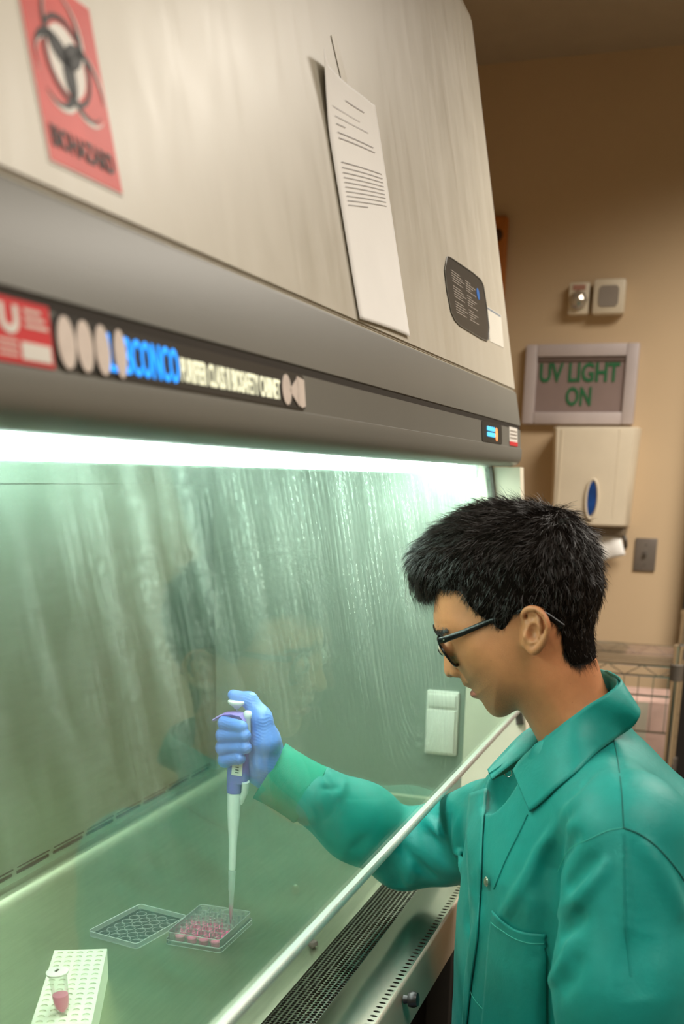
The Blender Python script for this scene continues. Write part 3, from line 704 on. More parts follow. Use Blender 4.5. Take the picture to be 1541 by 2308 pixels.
rg = [(cx+R_*.47*math.cos(2*math.pi*i/nr), cy+R_*.47*math.sin(2*math.pi*i/nr)) for i in range(nr+1)]+[(cx+R_*.36*math.cos(2*math.pi*i/nr), cy+R_*.36*math.sin(2*math.pi*i/nr)) for i in range(nr, -1, -1)]
mbr = MB(); mbr.grid([[FP(cx+R_*q*math.cos(2*math.pi*i/nr), cy+R_*q*math.sin(2*math.pi*i/nr), .0046) for q in (.56, .63)] for i in range(nr)], closed_u=True)
mbr.build('ring', M['inkblack'], hl, smooth=False)
lab_text('lettering', 'BIOHAZARD', hx0+W_*.08, hx1-W_*.08, H_*.11, hz0+H_*.15, M['inkblack'], hl, bold=.0004, off=.0043, mapf=FP, up=Uf)

# ---- rounded dark instruction label and small white label at the far end of the face
poly_px = [(1000, 582), (1003, 580), (1010, 583), (1060, 617), (1077, 632), (1083, 645), (1090, 690), (1096, 740), (1095, 765), (1091, 769), (1080, 765), (1030, 735), (1018, 722), (1010, 705), (1000, 655), (995, 610)]
pts = [face_xz(*p) for p in poly_px]
il = plate(FP, pts, .0007, 'instruction_label', M['badge'], bsc, .0032)
rim = [Vector(FP(s, t, .0042)) for s, t in pts]
MB().tube(rim, .0009, 5, closed=True).build('edge_line', M['housing'], il)
def face_px(mapxz, px, py): return mapxz(px, py)
lines = MB()
for (ya, yb, xa, xb, n) in ((612, 640, 1012, 1040, 3), (0, 0, 0, 0, 0)):
    pass
c00, c10, c11, c01 = face_xz(1005, 600), face_xz(1078, 655), face_xz(1088, 750), face_xz(1020, 712)
def bil(u, v): return ((1-u)*(1-v)*c00[0]+u*(1-v)*c10[0]+u*v*c11[0]+(1-u)*v*c01[0], (1-u)*(1-v)*c00[1]+u*(1-v)*c10[1]+u*v*c11[1]+(1-u)*v*c01[1])
polys = []
for r in range(17):
    v = .05+.9*r/17
    for (ua, ub) in ((.04, .30+.06*((r*7) % 3)), (.46, .62+.08*((r*5) % 3))):
        if r in (5, 11): continue
        p = [bil(ua, v), bil(ub, v), bil(ub, v+.022), bil(ua, v+.022)]; polys.append(p)
pr_ = multi(FP, polys, .0001, 'small_print', M['dkgrey'], il, .0041); pr_.data.materials[0] = M['screen']
b1 = face_xz(1071, 664)
plate(FP, ellipse(b1[0], b1[1], .011, .009), .0003, 'blue_dot', M['bluelit'] if False else pm('blue_print', (0.02, 0.16, 0.55), .4), il, .0041)
wl = [face_xz(*p) for p in ((1093, 692), (1124, 712), (1130, 785), (1099, 770))]
wlo = plate(FP, wl, .0004, 'small_white_label', M['white'], bsc, .0032)
bl = [face_xz(*p) for p in ((1093, 694), (1122, 712), (1123, 716), (1094, 698))]
plate(FP, bl, .0002, 'blue_line', pm('blue_grey_print', (0.22, 0.27, 0.34), .5), wlo, .0037)
# ---- leaning paper sheet
pap = empty('paper_sheet', FP(1.31, 0, .02), 'white printed letter page leaning on the sloping cream cabinet front', 'paper')
Lp = [(730, 110), (733, 180), (738, 260), (748, 370), (757, 460), (764, 540), (775, 610), (787, 670), (797, 722)]
Rp = [(842, 238), (837, 280), (838, 330), (846, 410), (855, 480), (868, 560), (884, 640), (903, 705), (920, 760)]
Tb = [.0, .045, .022, .006, 0, 0, 0, 0, .0]
Tm = [(730, 110), (737, 140), (747, 165), (760, 188), (776, 204), (795, 216), (818, 228), (842, 238)]
rows = []
nrow, ncol = 33, 13
def lerp_poly(P, u):
    k = u*(len(P)-1); i = min(int(k), len(P)-2); f = k-i
    # Catmull-Rom
    p0, p1, p2, p3 = [np.array(P[max(0, min(len(P)-1, j))], float) for j in (i-1, i, i+1, i+2)]
    return 0.5*((2*p1)+(-p0+p2)*f+(2*p0-5*p1+4*p2-p3)*f*f+(-p0+3*p1-3*p2+p3)*f**3)
for i in range(nrow):
    v = i/(nrow-1); row = []
    L, Rr = lerp_poly(Lp, v), lerp_poly(Rp, v)
    for j in range(ncol):
        u = j/(ncol-1); base = L*(1-u)+Rr*u
        top = lerp_poly(Tm, u)-(np.array(Tm[0])*(1-u)+np.array(Tm[-1])*u)
        bow = max(0, 1-v*3.2)**1.3
        p = base+top*bow
        X = (1.178*(1-v)+1.198*v)*(1-u)+(1.385*(1-v)+1.402*v)*u
        q = Vector(atx(p[0], p[1], X))
        off = (q-F0).dot(Nf)
        mn = .006 + (0.0 if v < .93 else .0)
        if off < mn: q += Nf*(mn-off)
        row.append(q)
    rows.append(row)
ps = MB().grid(rows).build('page', M['paper'], pap); solidify(ps, .0003)
def pap_at(u, v, off=.0007):
    i, j = min(int(v*(nrow-1)), nrow-2), min(int(u*(ncol-1)), ncol-2); fv, fu = v*(nrow-1)-i, u*(ncol-1)-j
    p = (rows[i][j]*(1-fu)+rows[i][j+1]*fu)*(1-fv)+(rows[i+1][j]*(1-fu)+rows[i+1][j+1]*fu)*fv
    return p+Nf*off
tl_ = MB()
def tline(v, ua, ub, h=.0022):
    n = 10; tl_.grid([[pap_at(ua+(ub-ua)*k/n, v+dv) for dv in (0, h)] for k in range(n+1)])
tline(.125, .38, .72, .0045)
for v, ua, ub in ((.20, .12, .60), (.235, .14, .74), (.26, .14, .30), (.285, .14, .80), (.30, .14, .82)): tline(v, ua, ub)
for k in range(10): tline(.365+k*.0155, .12, .90 if k < 9 else .5)
tl_.build('print', M['ink'], pap, smooth=False)
tp_ = [Vector(FP(*face_xz(*p), .004)) for p in ((738, 82), (748, 80), (775, 185), (763, 190))]
tpm = MB(); tpm.bm.faces.new([tpm.bm.verts.new(p) for p in tp_]); to = tpm.build('tape', M['tape'], pap, smooth=False); solidify(to, .0003)
# ------------------------------------------------------------------ implicit surface tools
def surface_nets(fn, lo, hi, h, blk=6):
    lo = np.asarray(lo, np.float64); n = (np.ceil((np.asarray(hi)-lo)/h/blk).astype(int))*blk
    nb = n//blk
    ctr = [lo[i]+(np.arange(nb[i])*blk+(blk-1)/2)*h for i in range(3)]
    C = np.stack(np.meshgrid(*ctr, indexing='ij'), -1).reshape(-1, 3)
    d = fn(C); act = np.abs(d) < blk*h*0.87*1.7+h*2
    V = np.repeat(np.repeat(np.repeat(d.reshape(nb), blk, 0), blk, 1), blk, 2).astype(np.float32)
    idx = np.argwhere(act.reshape(nb))*blk
    off = np.stack(np.meshgrid(*[np.arange(blk)]*3, indexing='ij'), -1).reshape(-1, 3)
    for s in range(0, len(idx), 3000):
        I = (idx[s:s+3000, None, :]+off[None]).reshape(-1, 3)
        V[I[:, 0], I[:, 1], I[:, 2]] = fn(lo+I*h)
    S = V < 0
    cnt = np.zeros(np.array(S.shape)-1, np.uint8)
    for dx in (0, 1):
        for dy in (0, 1):
            for dz in (0, 1):
                cnt += S[dx:S.shape[0]-1+dx, dy:S.shape[1]-1+dy, dz:S.shape[2]-1+dz]
    A = (cnt > 0) & (cnt < 8); cells = np.argwhere(A)
    vid = np.full(A.shape, -1, np.int32); vid[A] = np.arange(len(cells))
    P = np.zeros((len(cells), 3)); W = np.zeros(len(cells))
    cs = [(a, b, c) for a in (0, 1) for b in (0, 1) for c in (0, 1)]
    for ca in cs:
        for ax in range(3):
            if ca[ax]: continue
            cb = list(ca); cb[ax] = 1
            a = V[cells[:, 0]+ca[0], cells[:, 1]+ca[1], cells[:, 2]+ca[2]]; b = V[cells[:, 0]+cb[0], cells[:, 1]+cb[1], cells[:, 2]+cb[2]]
            k = (a < 0) != (b < 0); t = np.where(k, a/np.where(k, a-b, 1), 0)
            q = np.array(ca, float)[None]+np.zeros((len(cells), 3)); q[:, ax] += t
            P[k] += q[k]; W[k] += 1
    P = lo+(cells+P/W[:, None])*h
    Q = []
    for ax in range(3):
        sl0 = [slice(None)]*3; sl1 = [slice(None)]*3; sl0[ax] = slice(0, -1); sl1[ax] = slice(1, None)
        E = S[tuple(sl0)] != S[tuple(sl1)]; e = np.argwhere(E)
        b, c = (ax+1) % 3, (ax+2) % 3
        ok = (e[:, b] > 0) & (e[:, c] > 0) & (e[:, b] < A.shape[b]) & (e[:, c] < A.shape[c]); e = e[ok]
        def at(db, dc):
            q = e.copy(); q[:, b] -= db; q[:, c] -= dc; return vid[q[:, 0], q[:, 1], q[:, 2]]
        f = np.stack([at(1, 1), at(0, 1), at(0, 0), at(1, 0)], 1)
        inside = S[e[:, 0], e[:, 1], e[:, 2]]
        f[~inside] = f[~inside][:, ::-1]
        Q.append(f[(f >= 0).all(1)])
    return P, np.concatenate(Q)
def smin(a, b, k):
    h = np.clip(.5+.5*(b-a)/k, 0, 1); return b*(1-h)+a*h-k*h*(1-h)
def smax(a, b, k): return -smin(-a, -b, k)
def cap(P, a, b, r1, r2=None):
    r2 = r1 if r2 is None else r2
    a = np.asarray(a, float); ba = np.asarray(b, float)-a; pa = P-a
    h = np.clip(pa@ba/(ba@ba+1e-12), 0, 1); return np.linalg.norm(pa-h[:, None]*ba, axis=1)-(r1+(r2-r1)*h)
def chain(P, pts, rs, k=0.0):
    d = None
    for i in range(len(pts)-1):
        e = cap(P, pts[i], pts[i+1], rs[i], rs[i+1]); d = e if d is None else (smin(d, e, k) if k else np.minimum(d, e))
    return d
def ell(P, c, r, R=None):
    q = P-np.asarray(c, float)
    if R is not None: q = q@np.asarray(R)
    r = np.asarray(r, float); k0 = np.linalg.norm(q/r, axis=1); k1 = np.linalg.norm(q/(r*r), axis=1)
    return k0*(k0-1)/np.maximum(k1, 1e-9)
def polydist(P, pts):
    d = None
    for a, b in zip(pts[:-1], pts[1:]):
        e = cap(P, a, b, 0.0); d = e if d is None else np.minimum(d, e)
    return d
def sdf_obj(name, fn, lo, hi, h, mat, parent, relax=1):
    P, Q = surface_nets(fn, lo, hi, h)
    me = mesh_np(name, P, Q); return link(name, me, mat, parent), P, Q
def grad(fn, P, e=0.0008):
    G = np.zeros_like(P)
    for i in range(3):
        d = np.zeros(3); d[i] = e; G[:, i] = fn(P+d)-fn(P-d)
    return G/np.maximum(np.linalg.norm(G, axis=1, keepdims=True), 1e-9)
def march(fn, pxs, t0=0.7, t1=2.4):
    """where lines of sight through pixels meet an implicit surface"""
    D = np.array([ray(x, y) for x, y in pxs]); t = np.full(len(D), t0); O = np.array([0, 0, CAMZ]); hit_ = np.zeros(len(D), bool)
    for _ in range(160):
        d = fn(O+D*t[:, None]); hit_ |= d < 0.0004
        t = np.where(hit_, t, t+np.maximum(d*0.6, 0.0003)/1.0)
        if hit_.all(): break
    return O+D*t[:, None], hit_ & (t < t1)
def inpoly2(U, Vv, poly):
    c = np.zeros(U.shape, bool); n = len(poly)
    for i in range(n):
        x1, y1 = poly[i]; x2, y2 = poly[(i+1) % n]
        k = ((y1 > Vv) != (y2 > Vv)) & (U < (x2-x1)*(Vv-y1)/((y2-y1) or 1e-12)+x1); c ^= k
    return c
def polysd(U, Vv, poly):
    d = np.full(U.shape, 1e9); n = len(poly)
    for i in range(n):
        x1, y1 = poly[i]; x2, y2 = poly[(i+1) % n]; dx, dy = x2-x1, y2-y1
        t = np.clip(((U-x1)*dx+(Vv-y1)*dy)/(dx*dx+dy*dy+1e-15), 0, 1)
        d = np.minimum(d, np.hypot(U-x1-t*dx, Vv-y1-t*dy))
    return np.where(inpoly2(U, Vv, poly), d, -d)          # positive inside
def smooth_poly(pts, sub=3):
    out = []; n = len(pts)
    for i in range(n):
        p0, p1, p2, p3 = [np.array(pts[(i+j) % n], float) for j in (-1, 0, 1, 2)]
        for k in range(sub):
            f = k/sub; out.append(tuple(0.5*((2*p1)+(-p0+p2)*f+(2*p0-5*p1+4*p2-p3)*f*f+(-p0+3*p1-3*p2+p3)*f**3)))
    return out

# ------------------------------------------------------------------ PERSON
XH = 1.30                                   # plane of the face profile
person = empty('person', (1.25, 0.05, 0), 'seated person in teal lab coat, black glasses and blue glove pipetting inside the cabinet', 'person')
def hp(px, py, w=0.0):                      # pixel on the profile plane shifted w towards the camera -> (y, z)
    q = atx(px, py, XH-w); return (q[1], q[2])

PROFILE = [(981, 1384), (983, 1400), (984, 1412), (988, 1422), (994, 1436), (996, 1450), (998, 1466), (1000, 1482), (1000, 1498), (1001, 1511), (1005, 1521), (1013, 1526.5), (1022, 1525),
           (1031, 1522), (1038, 1526), (1042, 1535), (1046, 1543), (1054, 1547.5), (1061, 1550), (1064, 1553), (1060, 1557), (1060.5, 1564), (1066, 1571), (1076, 1573.5), (1085, 1577), (1091, 1587),
           (1099, 1600), (1111, 1611), (1126, 1615.5), (1142, 1612), (1158, 1603), (1172, 1598), (1183, 1612), (1196, 1634), (1214, 1668), (1228, 1705), (1236, 1760),
           (1300, 1790), (1400, 1740), (1420, 1680), (1395, 1610), (1366, 1555), (1353, 1520), (1342, 1485),
           (1325, 1450), (1325, 1400), (1338, 1350), (1347, 1300), (1333, 1240), (1300, 1190), (1250, 1160), (1190, 1149), (1130, 1155), (1078, 1178), (1035, 1220), (1005, 1270), (988, 1325)]
PROF = [hp(*p) for p in PROFILE]
# half width and edge rounding, given at points of the profile
CTRL = [  # px, py, half width, rounding radius
    (1200, 1230, .077, .095), (1290, 1300, .076, .085), (1100, 1230, .070, .085), (1030, 1280, .064, .06), (1000, 1360, .058, .045), (1180, 1330, .079, .10), (1300, 1400, .070, .06),
    (1060, 1400, .066, .06), (1020, 1440, .046, .035), (1000, 1425, .045, .028), (996, 1462, .0125, .016), (1008, 1495, .0150, .014), (1012, 1516, .0165, .013), (1036, 1510, .023, .016), (1030, 1470, .028, .025),
    (1060, 1470, .056, .05), (1100, 1480, .066, .06), (1060, 1500, .050, .045), (1055, 1530, .031, .028), (1050, 1546, .026, .024), (1066, 1560, .026, .024), (1090, 1540, .046, .04), (1085, 1580, .031, .028),
    (1110, 1600, .030, .030), (1130, 1560, .053, .045), (1140, 1605, .040, .03), (1180, 1560, .060, .05), (1170, 1500, .067, .06), (1200, 1580, .057, .05), (1240, 1520, .062, .055), (1290, 1500, .058, .052), (1250, 1600, .057, .060), (1100, 1385, .0665, .07), (1150, 1385, .0700, .08), (1060, 1375, .064, .06),
    (1320, 1560, .057, .060), (1300, 1660, .062, .065), (1340, 1720, .066, .07), (1250, 1720, .060, .065), (1320, 1460, .060, .05)]
HH = 0.0015
yy = np.arange(-0.02, 0.40, HH); zz = np.arange(1.13, 1.56, HH); UU, VV = np.meshgrid(yy, zz, indexing='ij')
gg_ = polysd(UU, VV, smooth_poly(PROF, 2))
def rbf(ctrl, vals, c=.012):
    K = np.array([hp(a, b) for a, b in ctrl]); D = np.sqrt(((K[:, None]-K[None])**2).sum(-1)+c*c)
    n = len(K); A = np.zeros((n+1, n+1)); A[:n, :n] = D-np.eye(n)*0.0006; A[:n, n] = 1; A[n, :n] = 1
    w = np.linalg.solve(A, np.append(vals, 0)); out = np.full(UU.shape, w[n])
    for (ky, kz), wi in zip(K, w[:n]): out += wi*np.sqrt((UU-ky)**2+(VV-kz)**2+c*c)
    return np.clip(out, min(vals)*.9, max(vals)*1.06)
CK = [(a, b) for a, b, _, _ in CTRL]
WW = rbf(CK, [q[2] for q in CTRL]); RR = rbf(CK, [q[3] for q in CTRL])
def blur(A, n=2):
    for _ in range(n):
        B = np.pad(A, 1, mode='edge'); A = (B[1:-1, 1:-1]*2+B[:-2, 1:-1]+B[2:, 1:-1]+B[1:-1, :-2]+B[1:-1, 2:])/6
    return A
WW = blur(WW, 8); RR = blur(RR, 10)
def look(A, y, z):
    fy = np.clip((y-yy[0])/HH, 0, len(yy)-1.001); fz = np.clip((z-zz[0])/HH, 0, len(zz)-1.001)
    i, j = fy.astype(int), fz.astype(int); a, b = fy-i, fz-j
    return A[i, j]*(1-a)*(1-b)+A[i+1, j]*a*(1-b)+A[i, j+1]*(1-a)*b+A[i+1, j+1]*a*b
def lens_shape(P, g, Wm, Rm):
    w = np.abs(P[:, 0]-XH); y, z = P[:, 1], P[:, 2]
    gv, W_, R_ = look(g, y, z), look(Wm, y, z), look(Rm, y, z)
    q = np.maximum(0, 1-gv/R_)
    F = np.sqrt((w/W_)**2.2+q**2.0)-1.0
    return F*np.minimum(W_, R_)*0.75
EARW = 0.073
def ex(px, py, w=EARW): y, z = hp(px, py, w); return np.array([XH-w, y, z])
c8 = lambda x, y: (960+x/4.532, 1340+y/4.532)
def ear_f(P, s=1):
    Q = P.copy()
    if s < 0: Q[:, 0] = 2*XH-Q[:, 0]
    E = lambda x, y, w: ex(*c8(x, y), w)
    cr = lambda pts, n=26: [lerp_poly(pts, i/(n-1)) for i in range(n)]
    rs_ = lambda r, n=26: list(np.interp(np.linspace(0, len(r)-1, n), range(len(r)), r))
    d = chain(Q, cr([E(1020, 290, .074), E(985, 215, .078), (E(1015, 160, .082)), E(1080, 140, .086), E(1150, 165, .090), E(1205, 230, .093), E(1235, 310, .094), E(1228, 390, .092), E(1205, 460, .089), E(1170, 520, .086), E(1110, 575, .081), E(1060, 555, .077)]),
              rs_([.0022, .0026, .0029, .0031, .0033, .0034, .0034, .0034, .0034, .0040, .0048, .0046]), .002)
    d = smin(d, chain(Q, [E(1105, 200, .083), E(1155, 260, .086), E(1165, 340, .087), E(1150, 410, .086), E(1110, 460, .084), E(1065, 490, .081)], [.0030, .0034, .0036, .0036, .0034, .003], .002), .003)
    d = smin(d, chain(Q, [E(1150, 300, .086), E(1100, 290, .081), E(1040, 300, .077)], [.003, .0026, .002], .002), .003)
    d = smin(d, ell(Q, E(1020, 420, .079), (.0040, .0045, .0065)), .004)
    # back plate
    pl = chain(Q, [E(1090, 210, .078), E(1150, 300, .081), E(1140, 420, .079), E(1090, 530, .077)], [.006, .0055, .006, .006], .004)
    d = smin(d, pl, .003)
    d = smin(d, cap(Q, E(1090, 330, .070), E(1060, 480, .070), .012, .010), .004)
    d = smax(d, -ell(Q, E(1080, 390, .0875), (.0085, .0075, .0110)), .002)
    d = smax(d, -ell(Q, E(1062, 235, .0875), (.0060, .0060, .0050)), .002)
    d = smax(d, -chain(Q, [E(1110, 170, .0900), E(1185, 240, .0945), E(1205, 330, .0950), E(1180, 430, .0925)], [.0017, .0022, .0024, .002]), .0015)
    return d
def head_f(P):
    d = lens_shape(P, gg_, WW, RR)
    near = (np.abs(P[:, 0]-XH) > .055) & (P[:, 2] > 1.28) & (P[:, 2] < 1.46)
    for s in (1, -1):
        k = near & ((XH-P[:, 0])*s > 0)
        if k.any():
            e = ear_f(P[k], s); d[k] = smin(d[k], e, .004)
        mir = lambda q: q if s > 0 else np.array([2*XH-q[0], q[1], q[2]])
        # eye socket, nostril wing, nostril, cheek bone
        d = smax(d, -(ell(P, mir(np.array([XH-.034, *hp(1010, 1446)])), (.017, .013, .009))), .010)
        d = smin(d, ell(P, mir(np.array([XH-.034, *hp(1028, 1448)])), (.0150, .0130, .0125)), .004)
        d = smin(d, ell(P, mir(np.array([XH-.0135, *hp(1034, 1511)])), (.0080, .0080, .0068)), .0025)
        d = smax(d, -ell(P, mir(np.array([XH-.0085, *hp(1026, 1524)])), (.0042, .0052, .0034)), .0015)
        d = smax(d, -chain(P, [mir(np.array([XH-.024, *hp(1044, 1500)])), mir(np.array([XH-.027, *hp(1051, 1518)])), mir(np.array([XH-.033, *hp(1064, 1535)]))], [.0022, .0026, .0014]), .004)
        # mouth corner line
        d = smax(d, -chain(P, [np.array([XH, *hp(1063, 1553)]), mir(np.array([XH-.014, *hp(1068, 1553)])), mir(np.array([XH-.026, *hp(1082, 1556)]))], [.0005, .0009, .0006]), .002)
    # collar bones and chest root inside the coat
    d = smin(d, ell(P, (1.30, .135, 1.13), (.105, .075, .085)), .03)
    return d
body, HPts, HQ = sdf_obj('body', head_f, (1.12, -0.005, 1.10), (1.48, .375, 1.53), .0017, M['skin'], person)
print('head', len(HPts))
# lips, paint the vermilion with a second material slot
me = body.data; me.materials.append(M['lip'])
pc = np.zeros(len(me.polygons)*3); me.polygons.foreach_get('center', pc); pc = pc.reshape(-1, 3)+0.0
lipP = [hp(*p) for p in ((1052, 1548), (1060, 1548.5), (1070, 1551), (1083, 1556), (1080, 1563), (1072, 1571), (1058, 1574), (1052, 1560))]
isl = inpoly2(pc[:, 1], pc[:, 2], lipP) & (np.abs(pc[:, 0]-XH) < .027)
me.polygons.foreach_set('material_index', isl.astype(np.int32))
for s in (1, -1):
    c = (XH-.033*s, *hp(1024, 1449))
    eb = MB(); bmesh.ops.create_uvsphere(eb.bm, u_segments=20, v_segments=14, radius=.0122); 
    for v in eb.bm.verts: v.co += Vector(c)
    eo = eb.build('eye', M['eye'], person)
    ib = MB(); dv = Vector((0, .80, -.60)); ib.lathe(Vector(c)+dv*.0108, [(.0058, 0), (.0050, .0014), (.0025, .0022), (.0001, .0024)], 16, dv).build('iris', M['iris'], eo)

# ---- hair
HAIRP = [(926, 1300), (922, 1275), (934, 1238), (960, 1207), (985, 1182), (1012, 1163), (1045, 1142), (1085, 1128), (1130, 1121), (1180, 1122), (1228, 1130), (1272, 1140), (1303, 1160), (1328, 1188), (1348, 1224), (1360, 1264), (1367, 1312), (1364, 1348), (1352, 1385), (1344, 1420), (1346, 1455), (1349, 1492), (1330, 1545), (1200, 1540), (1000, 1440), (985, 1400), (970, 1356), (945, 1345)]
HLINE = [(915, 1260), (920, 1180), (1000, 1090), (1400, 1090), (1400, 1400), (1356, 1500), (1343, 1500), (1310, 1505), (1290, 1500), (1280, 1484), (1272, 1455), (1268, 1423), (1245, 1395), (1225, 1368), (1200, 1362), (1178, 1372), (1160, 1385), (1150, 1404), (1137, 1424), (1128, 1420), (1112, 1405), (1085, 1386), (1058, 1362), (1040, 1332), (1010, 1320), (985, 1332), (975, 1345), (955, 1350), (935, 1325)]
gh = polysd(UU, VV, smooth_poly([hp(*p) for p in HAIRP], 2))
# the hair line is read on the near side of the head
gl_ = polysd(UU, VV, [hp(*p, .060) if 1010 < p[0] < 1262 and p[1] > 1200 else (hp(*p, .040) if 1262 <= p[0] < 1330 and p[1] > 1400 else hp(*p)) for p in HLINE])
CTH = [(1200, 1250, .088, .105), (1100, 1250, .079, .085), (980, 1270, .060, .055), (940, 1290, .050, .04), (1300, 1300, .086, .09), (1060, 1360, .0770, .09), (1130, 1400, .0820, .10), (1100, 1340, .083, .10), (1200, 1350, .0835, .11), (1280, 1420, .075, .07), (1310, 1480, .067, .06), (1330, 1440, .066, .05)]
nh = np.zeros(UU.shape); rh = np.zeros(UU.shape); dh = np.zeros(UU.shape)
for px, py, w, r in CTH:
    cy_, cz_ = hp(px, py); wt = 1.0/(((UU-cy_)**2+(VV-cz_)**2)+0.0001)**1.5; nh += wt*w; rh += wt*r; dh += wt
WH, RH = nh/dh, rh/dh
def hair_f(P):
    d = lens_shape(P, gh-.004, WH-.003, RH)
    y, z = P[:, 1], P[:, 2]
    return smax(d, -look(gl_, y, z), .004)
HCp, HCq = surface_nets(hair_f, (1.20, .09, 1.29), (1.40, .40, 1.56), .0022)
# strands
hgrad = grad(hair_f, HCp)
area_ok = look(gl_, HCp[:, 1], HCp[:, 2]) > -.001
outer = lens_shape(HCp, gh-.004, WH-.003, RH) > -.0015
cand = np.where(area_ok & outer)[0]
NS = 26000
pick = rng.choice(cand, NS); root = HCp[pick]+rng.normal(0, .0011, (NS, 3)); nrm = hgrad[pick]
crown = np.array([XH, *hp(1245, 1150)])
rel = root-crown
fl = rel-nrm*(rel*nrm).sum(1)[:, None]; fl /= np.maximum(np.linalg.norm(fl, axis=1, keepdims=True), 1e-6)
down = np.array([0, .10, -1.0]); dn = down[None]-nrm*(nrm@down)[:, None]; dn /= np.maximum(np.linalg.norm(dn, axis=1, keepdims=True), 1e-6)
topness = np.clip((nrm[:, 2]-.1)/.5, 0, 1)[:, None]
fwd = np.array([0, 1.0, -.15]); fd = fwd[None]-nrm*(nrm@fwd)[:, None]; fd /= np.maximum(np.linalg.norm(fd, axis=1, keepdims=True), 1e-6)
back = (root[:, 1] < crown[1]+.0)[:, None]
flow = np.where(back, fl*.5+dn*.6, fl*.55*topness+fd*.45*topness+dn*(1.15-topness)+fd*.15)
# tufts: neighbours share a bend
cell = np.floor(root/.007).astype(int); hs = (cell[:, 0]*73856093 ^ cell[:, 1]*19349663 ^ cell[:, 2]*83492791) & 0xffff
tuft = np.random.default_rng(3).normal(0, 1, (65536, 3))[hs]
flow = flow+tuft*.30+rng.normal(0, .16, (NS, 3)); flow /= np.linalg.norm(flow, axis=1, keepdims=True)
front = np.clip((root[:, 1]-hp(1020, 1300)[0])/.05, 0, 1)[:, None]
lift = .30+.40*front+.12*rng.random((NS, 1))
low = np.clip((1.405-root[:, 2])/.05, 0, 1)[:, None]*(1-front)
L_ = (.011+.008*topness+.006*front)*(1-.55*low)*(.75+.5*rng.random((NS, 1)))
lift = lift*(1-.6*low)
tdir = flow+nrm*lift; tdir /= np.linalg.norm(tdir, axis=1, keepdims=True)
curl = np.cross(tdir, nrm)*rng.normal(0, .25, (NS, 1))
p0 = root-nrm*.002; p1 = p0+tdir*L_*.45; d2 = tdir-nrm*(lift*.5)+curl+np.array([0, 0, -.22])*front; d2 /= np.linalg.norm(d2, axis=1, keepdims=True)
p2 = p1+d2*L_*.35; d3 = d2+curl-nrm*.15+np.array([0, 0, -.3])*front; d3 /= np.linalg.norm(d3, axis=1, keepdims=True); p3 = p2+d3*L_*.3
side = np.cross(tdir, nrm+rng.normal(0, .6, (NS, 3))); side /= np.linalg.norm(side, axis=1, keepdims=True)
wd = .00022
sv = np.stack([p0-side*wd, p0+side*wd, p1-side*wd, p1+side*wd, p2-side*wd*.8, p2+side*wd*.8, p3-side*wd*.15, p3+side*wd*.15], 1).reshape(-1, 3)
b_ = (np.arange(NS)*8)[:, None]
sq = np.concatenate([b_+np.array([[0, 1, 3, 2]]), b_+np.array([[2, 3, 5, 4]]), b_+np.array([[4, 5, 7, 6]])])
V = np.concatenate([HCp, sv]); Q = np.concatenate([HCq, sq+len(HCp)])
hair = link('hair', mesh_np('hair', V, Q), M['hair'], person); hair['kind'] = 'stuff'
hair.data.materials.append(pm('hair_under_layer', (.006, .0045, .0035), .95, spec=.02)); mi = np.zeros(len(hair.data.polygons), np.int32); mi[:len(HCq)] = 1
hair.data.polygons.foreach_set('material_index', mi)
# fringe wisps, sideburn and eyebrow hairs as short blades
def blades(name, strokes, mat, parent, w=.00022):
    vs = []; qs = []
    for pts in strokes:
        pts = [np.array(p) for p in pts]; n = len(pts)
        for i, p in enumerate(pts):
            t = pts[min(i+1, n-1)]-pts[max(i-1, 0)]; sd = np.cross(t, (1.0, .3, .2)); sd = sd/max(np.linalg.norm(sd), 1e-9)*w*(1-.85*i/(n-1))
            vs += [p-sd, p+sd]
        b = len(vs)-2*n; qs += [(b+2*i, b+2*i+1, b+2*i+3, b+2*i+2) for i in range(n-1)]
    return link(name, mesh_np(name, np.array(vs), np.array(qs)), mat, parent)
st = []
for i in range(420):      # hanging fringe
    u = rng.random(); w = rng.uniform(-.045, .050); x0_, y0_ = 938+u*65+rng.normal(0, 3), 1300+rng.normal(0, 8)
    ln = 40+45*rng.random(); lean = rng.normal(10, 7)
    a = np.array([XH-w, *hp(x0_, y0_)]); b = np.array([XH-w, *hp(x0_+lean*.3, y0_+ln*.5)]); c = np.array([XH-w, *hp(x0_+lean+4, y0_+ln)])
    st.append((a, b, c))
for i in range(260):      # sideburn ends over the temple
    u = rng.random(); xs_, ys_ = 1035+u*125, 1325+u*75 if u < .78 else 1384-(u-.78)*60
    ln = 14+16*rng.random(); w = .0715+u*.004
    st.append([np.array([XH-w_, *hp(xs_+q*.35*ln, ys_+q*ln-8, w_)]) for q, w_ in ((0, w), (.5, w+.001), (1, w-.0005))])
blades('hair_ends', st, M['hair'], hair, .0002)['kind'] = 'stuff'
nb2 = []
for i in range(700):      # thinning hairs down the nape
    u = rng.random(); xs_ = 1274+u*70+rng.normal(0, 3); ys_ = 1470+20*math.sin(min(1, u*1.1)*2.6)+rng.normal(0, 6)
    ln = 6+26*rng.random()**2.2; w = .056*math.sqrt(max(0, 1-u*u*.97)); dx_ = rng.normal(.25, .3)
    nb2.append([np.array([XH-w, *hp(xs_+q*dx_*ln, ys_+q*ln, w)]) for q in (0, .5, 1)])
NB = np.array(nb2).reshape(-1, 3); of2 = np.tile([.0003, .0010, .0014], len(nb2))
for _ in range(4): NB = NB-grad(head_f, NB)*(head_f(NB)-of2)[:, None]*.9
st = [list(q) for q in NB.reshape(-1, 3, 3)]
blades('nape_hair', st, M['hair'], hair, .00014)['kind'] = 'stuff'
eb_ = []
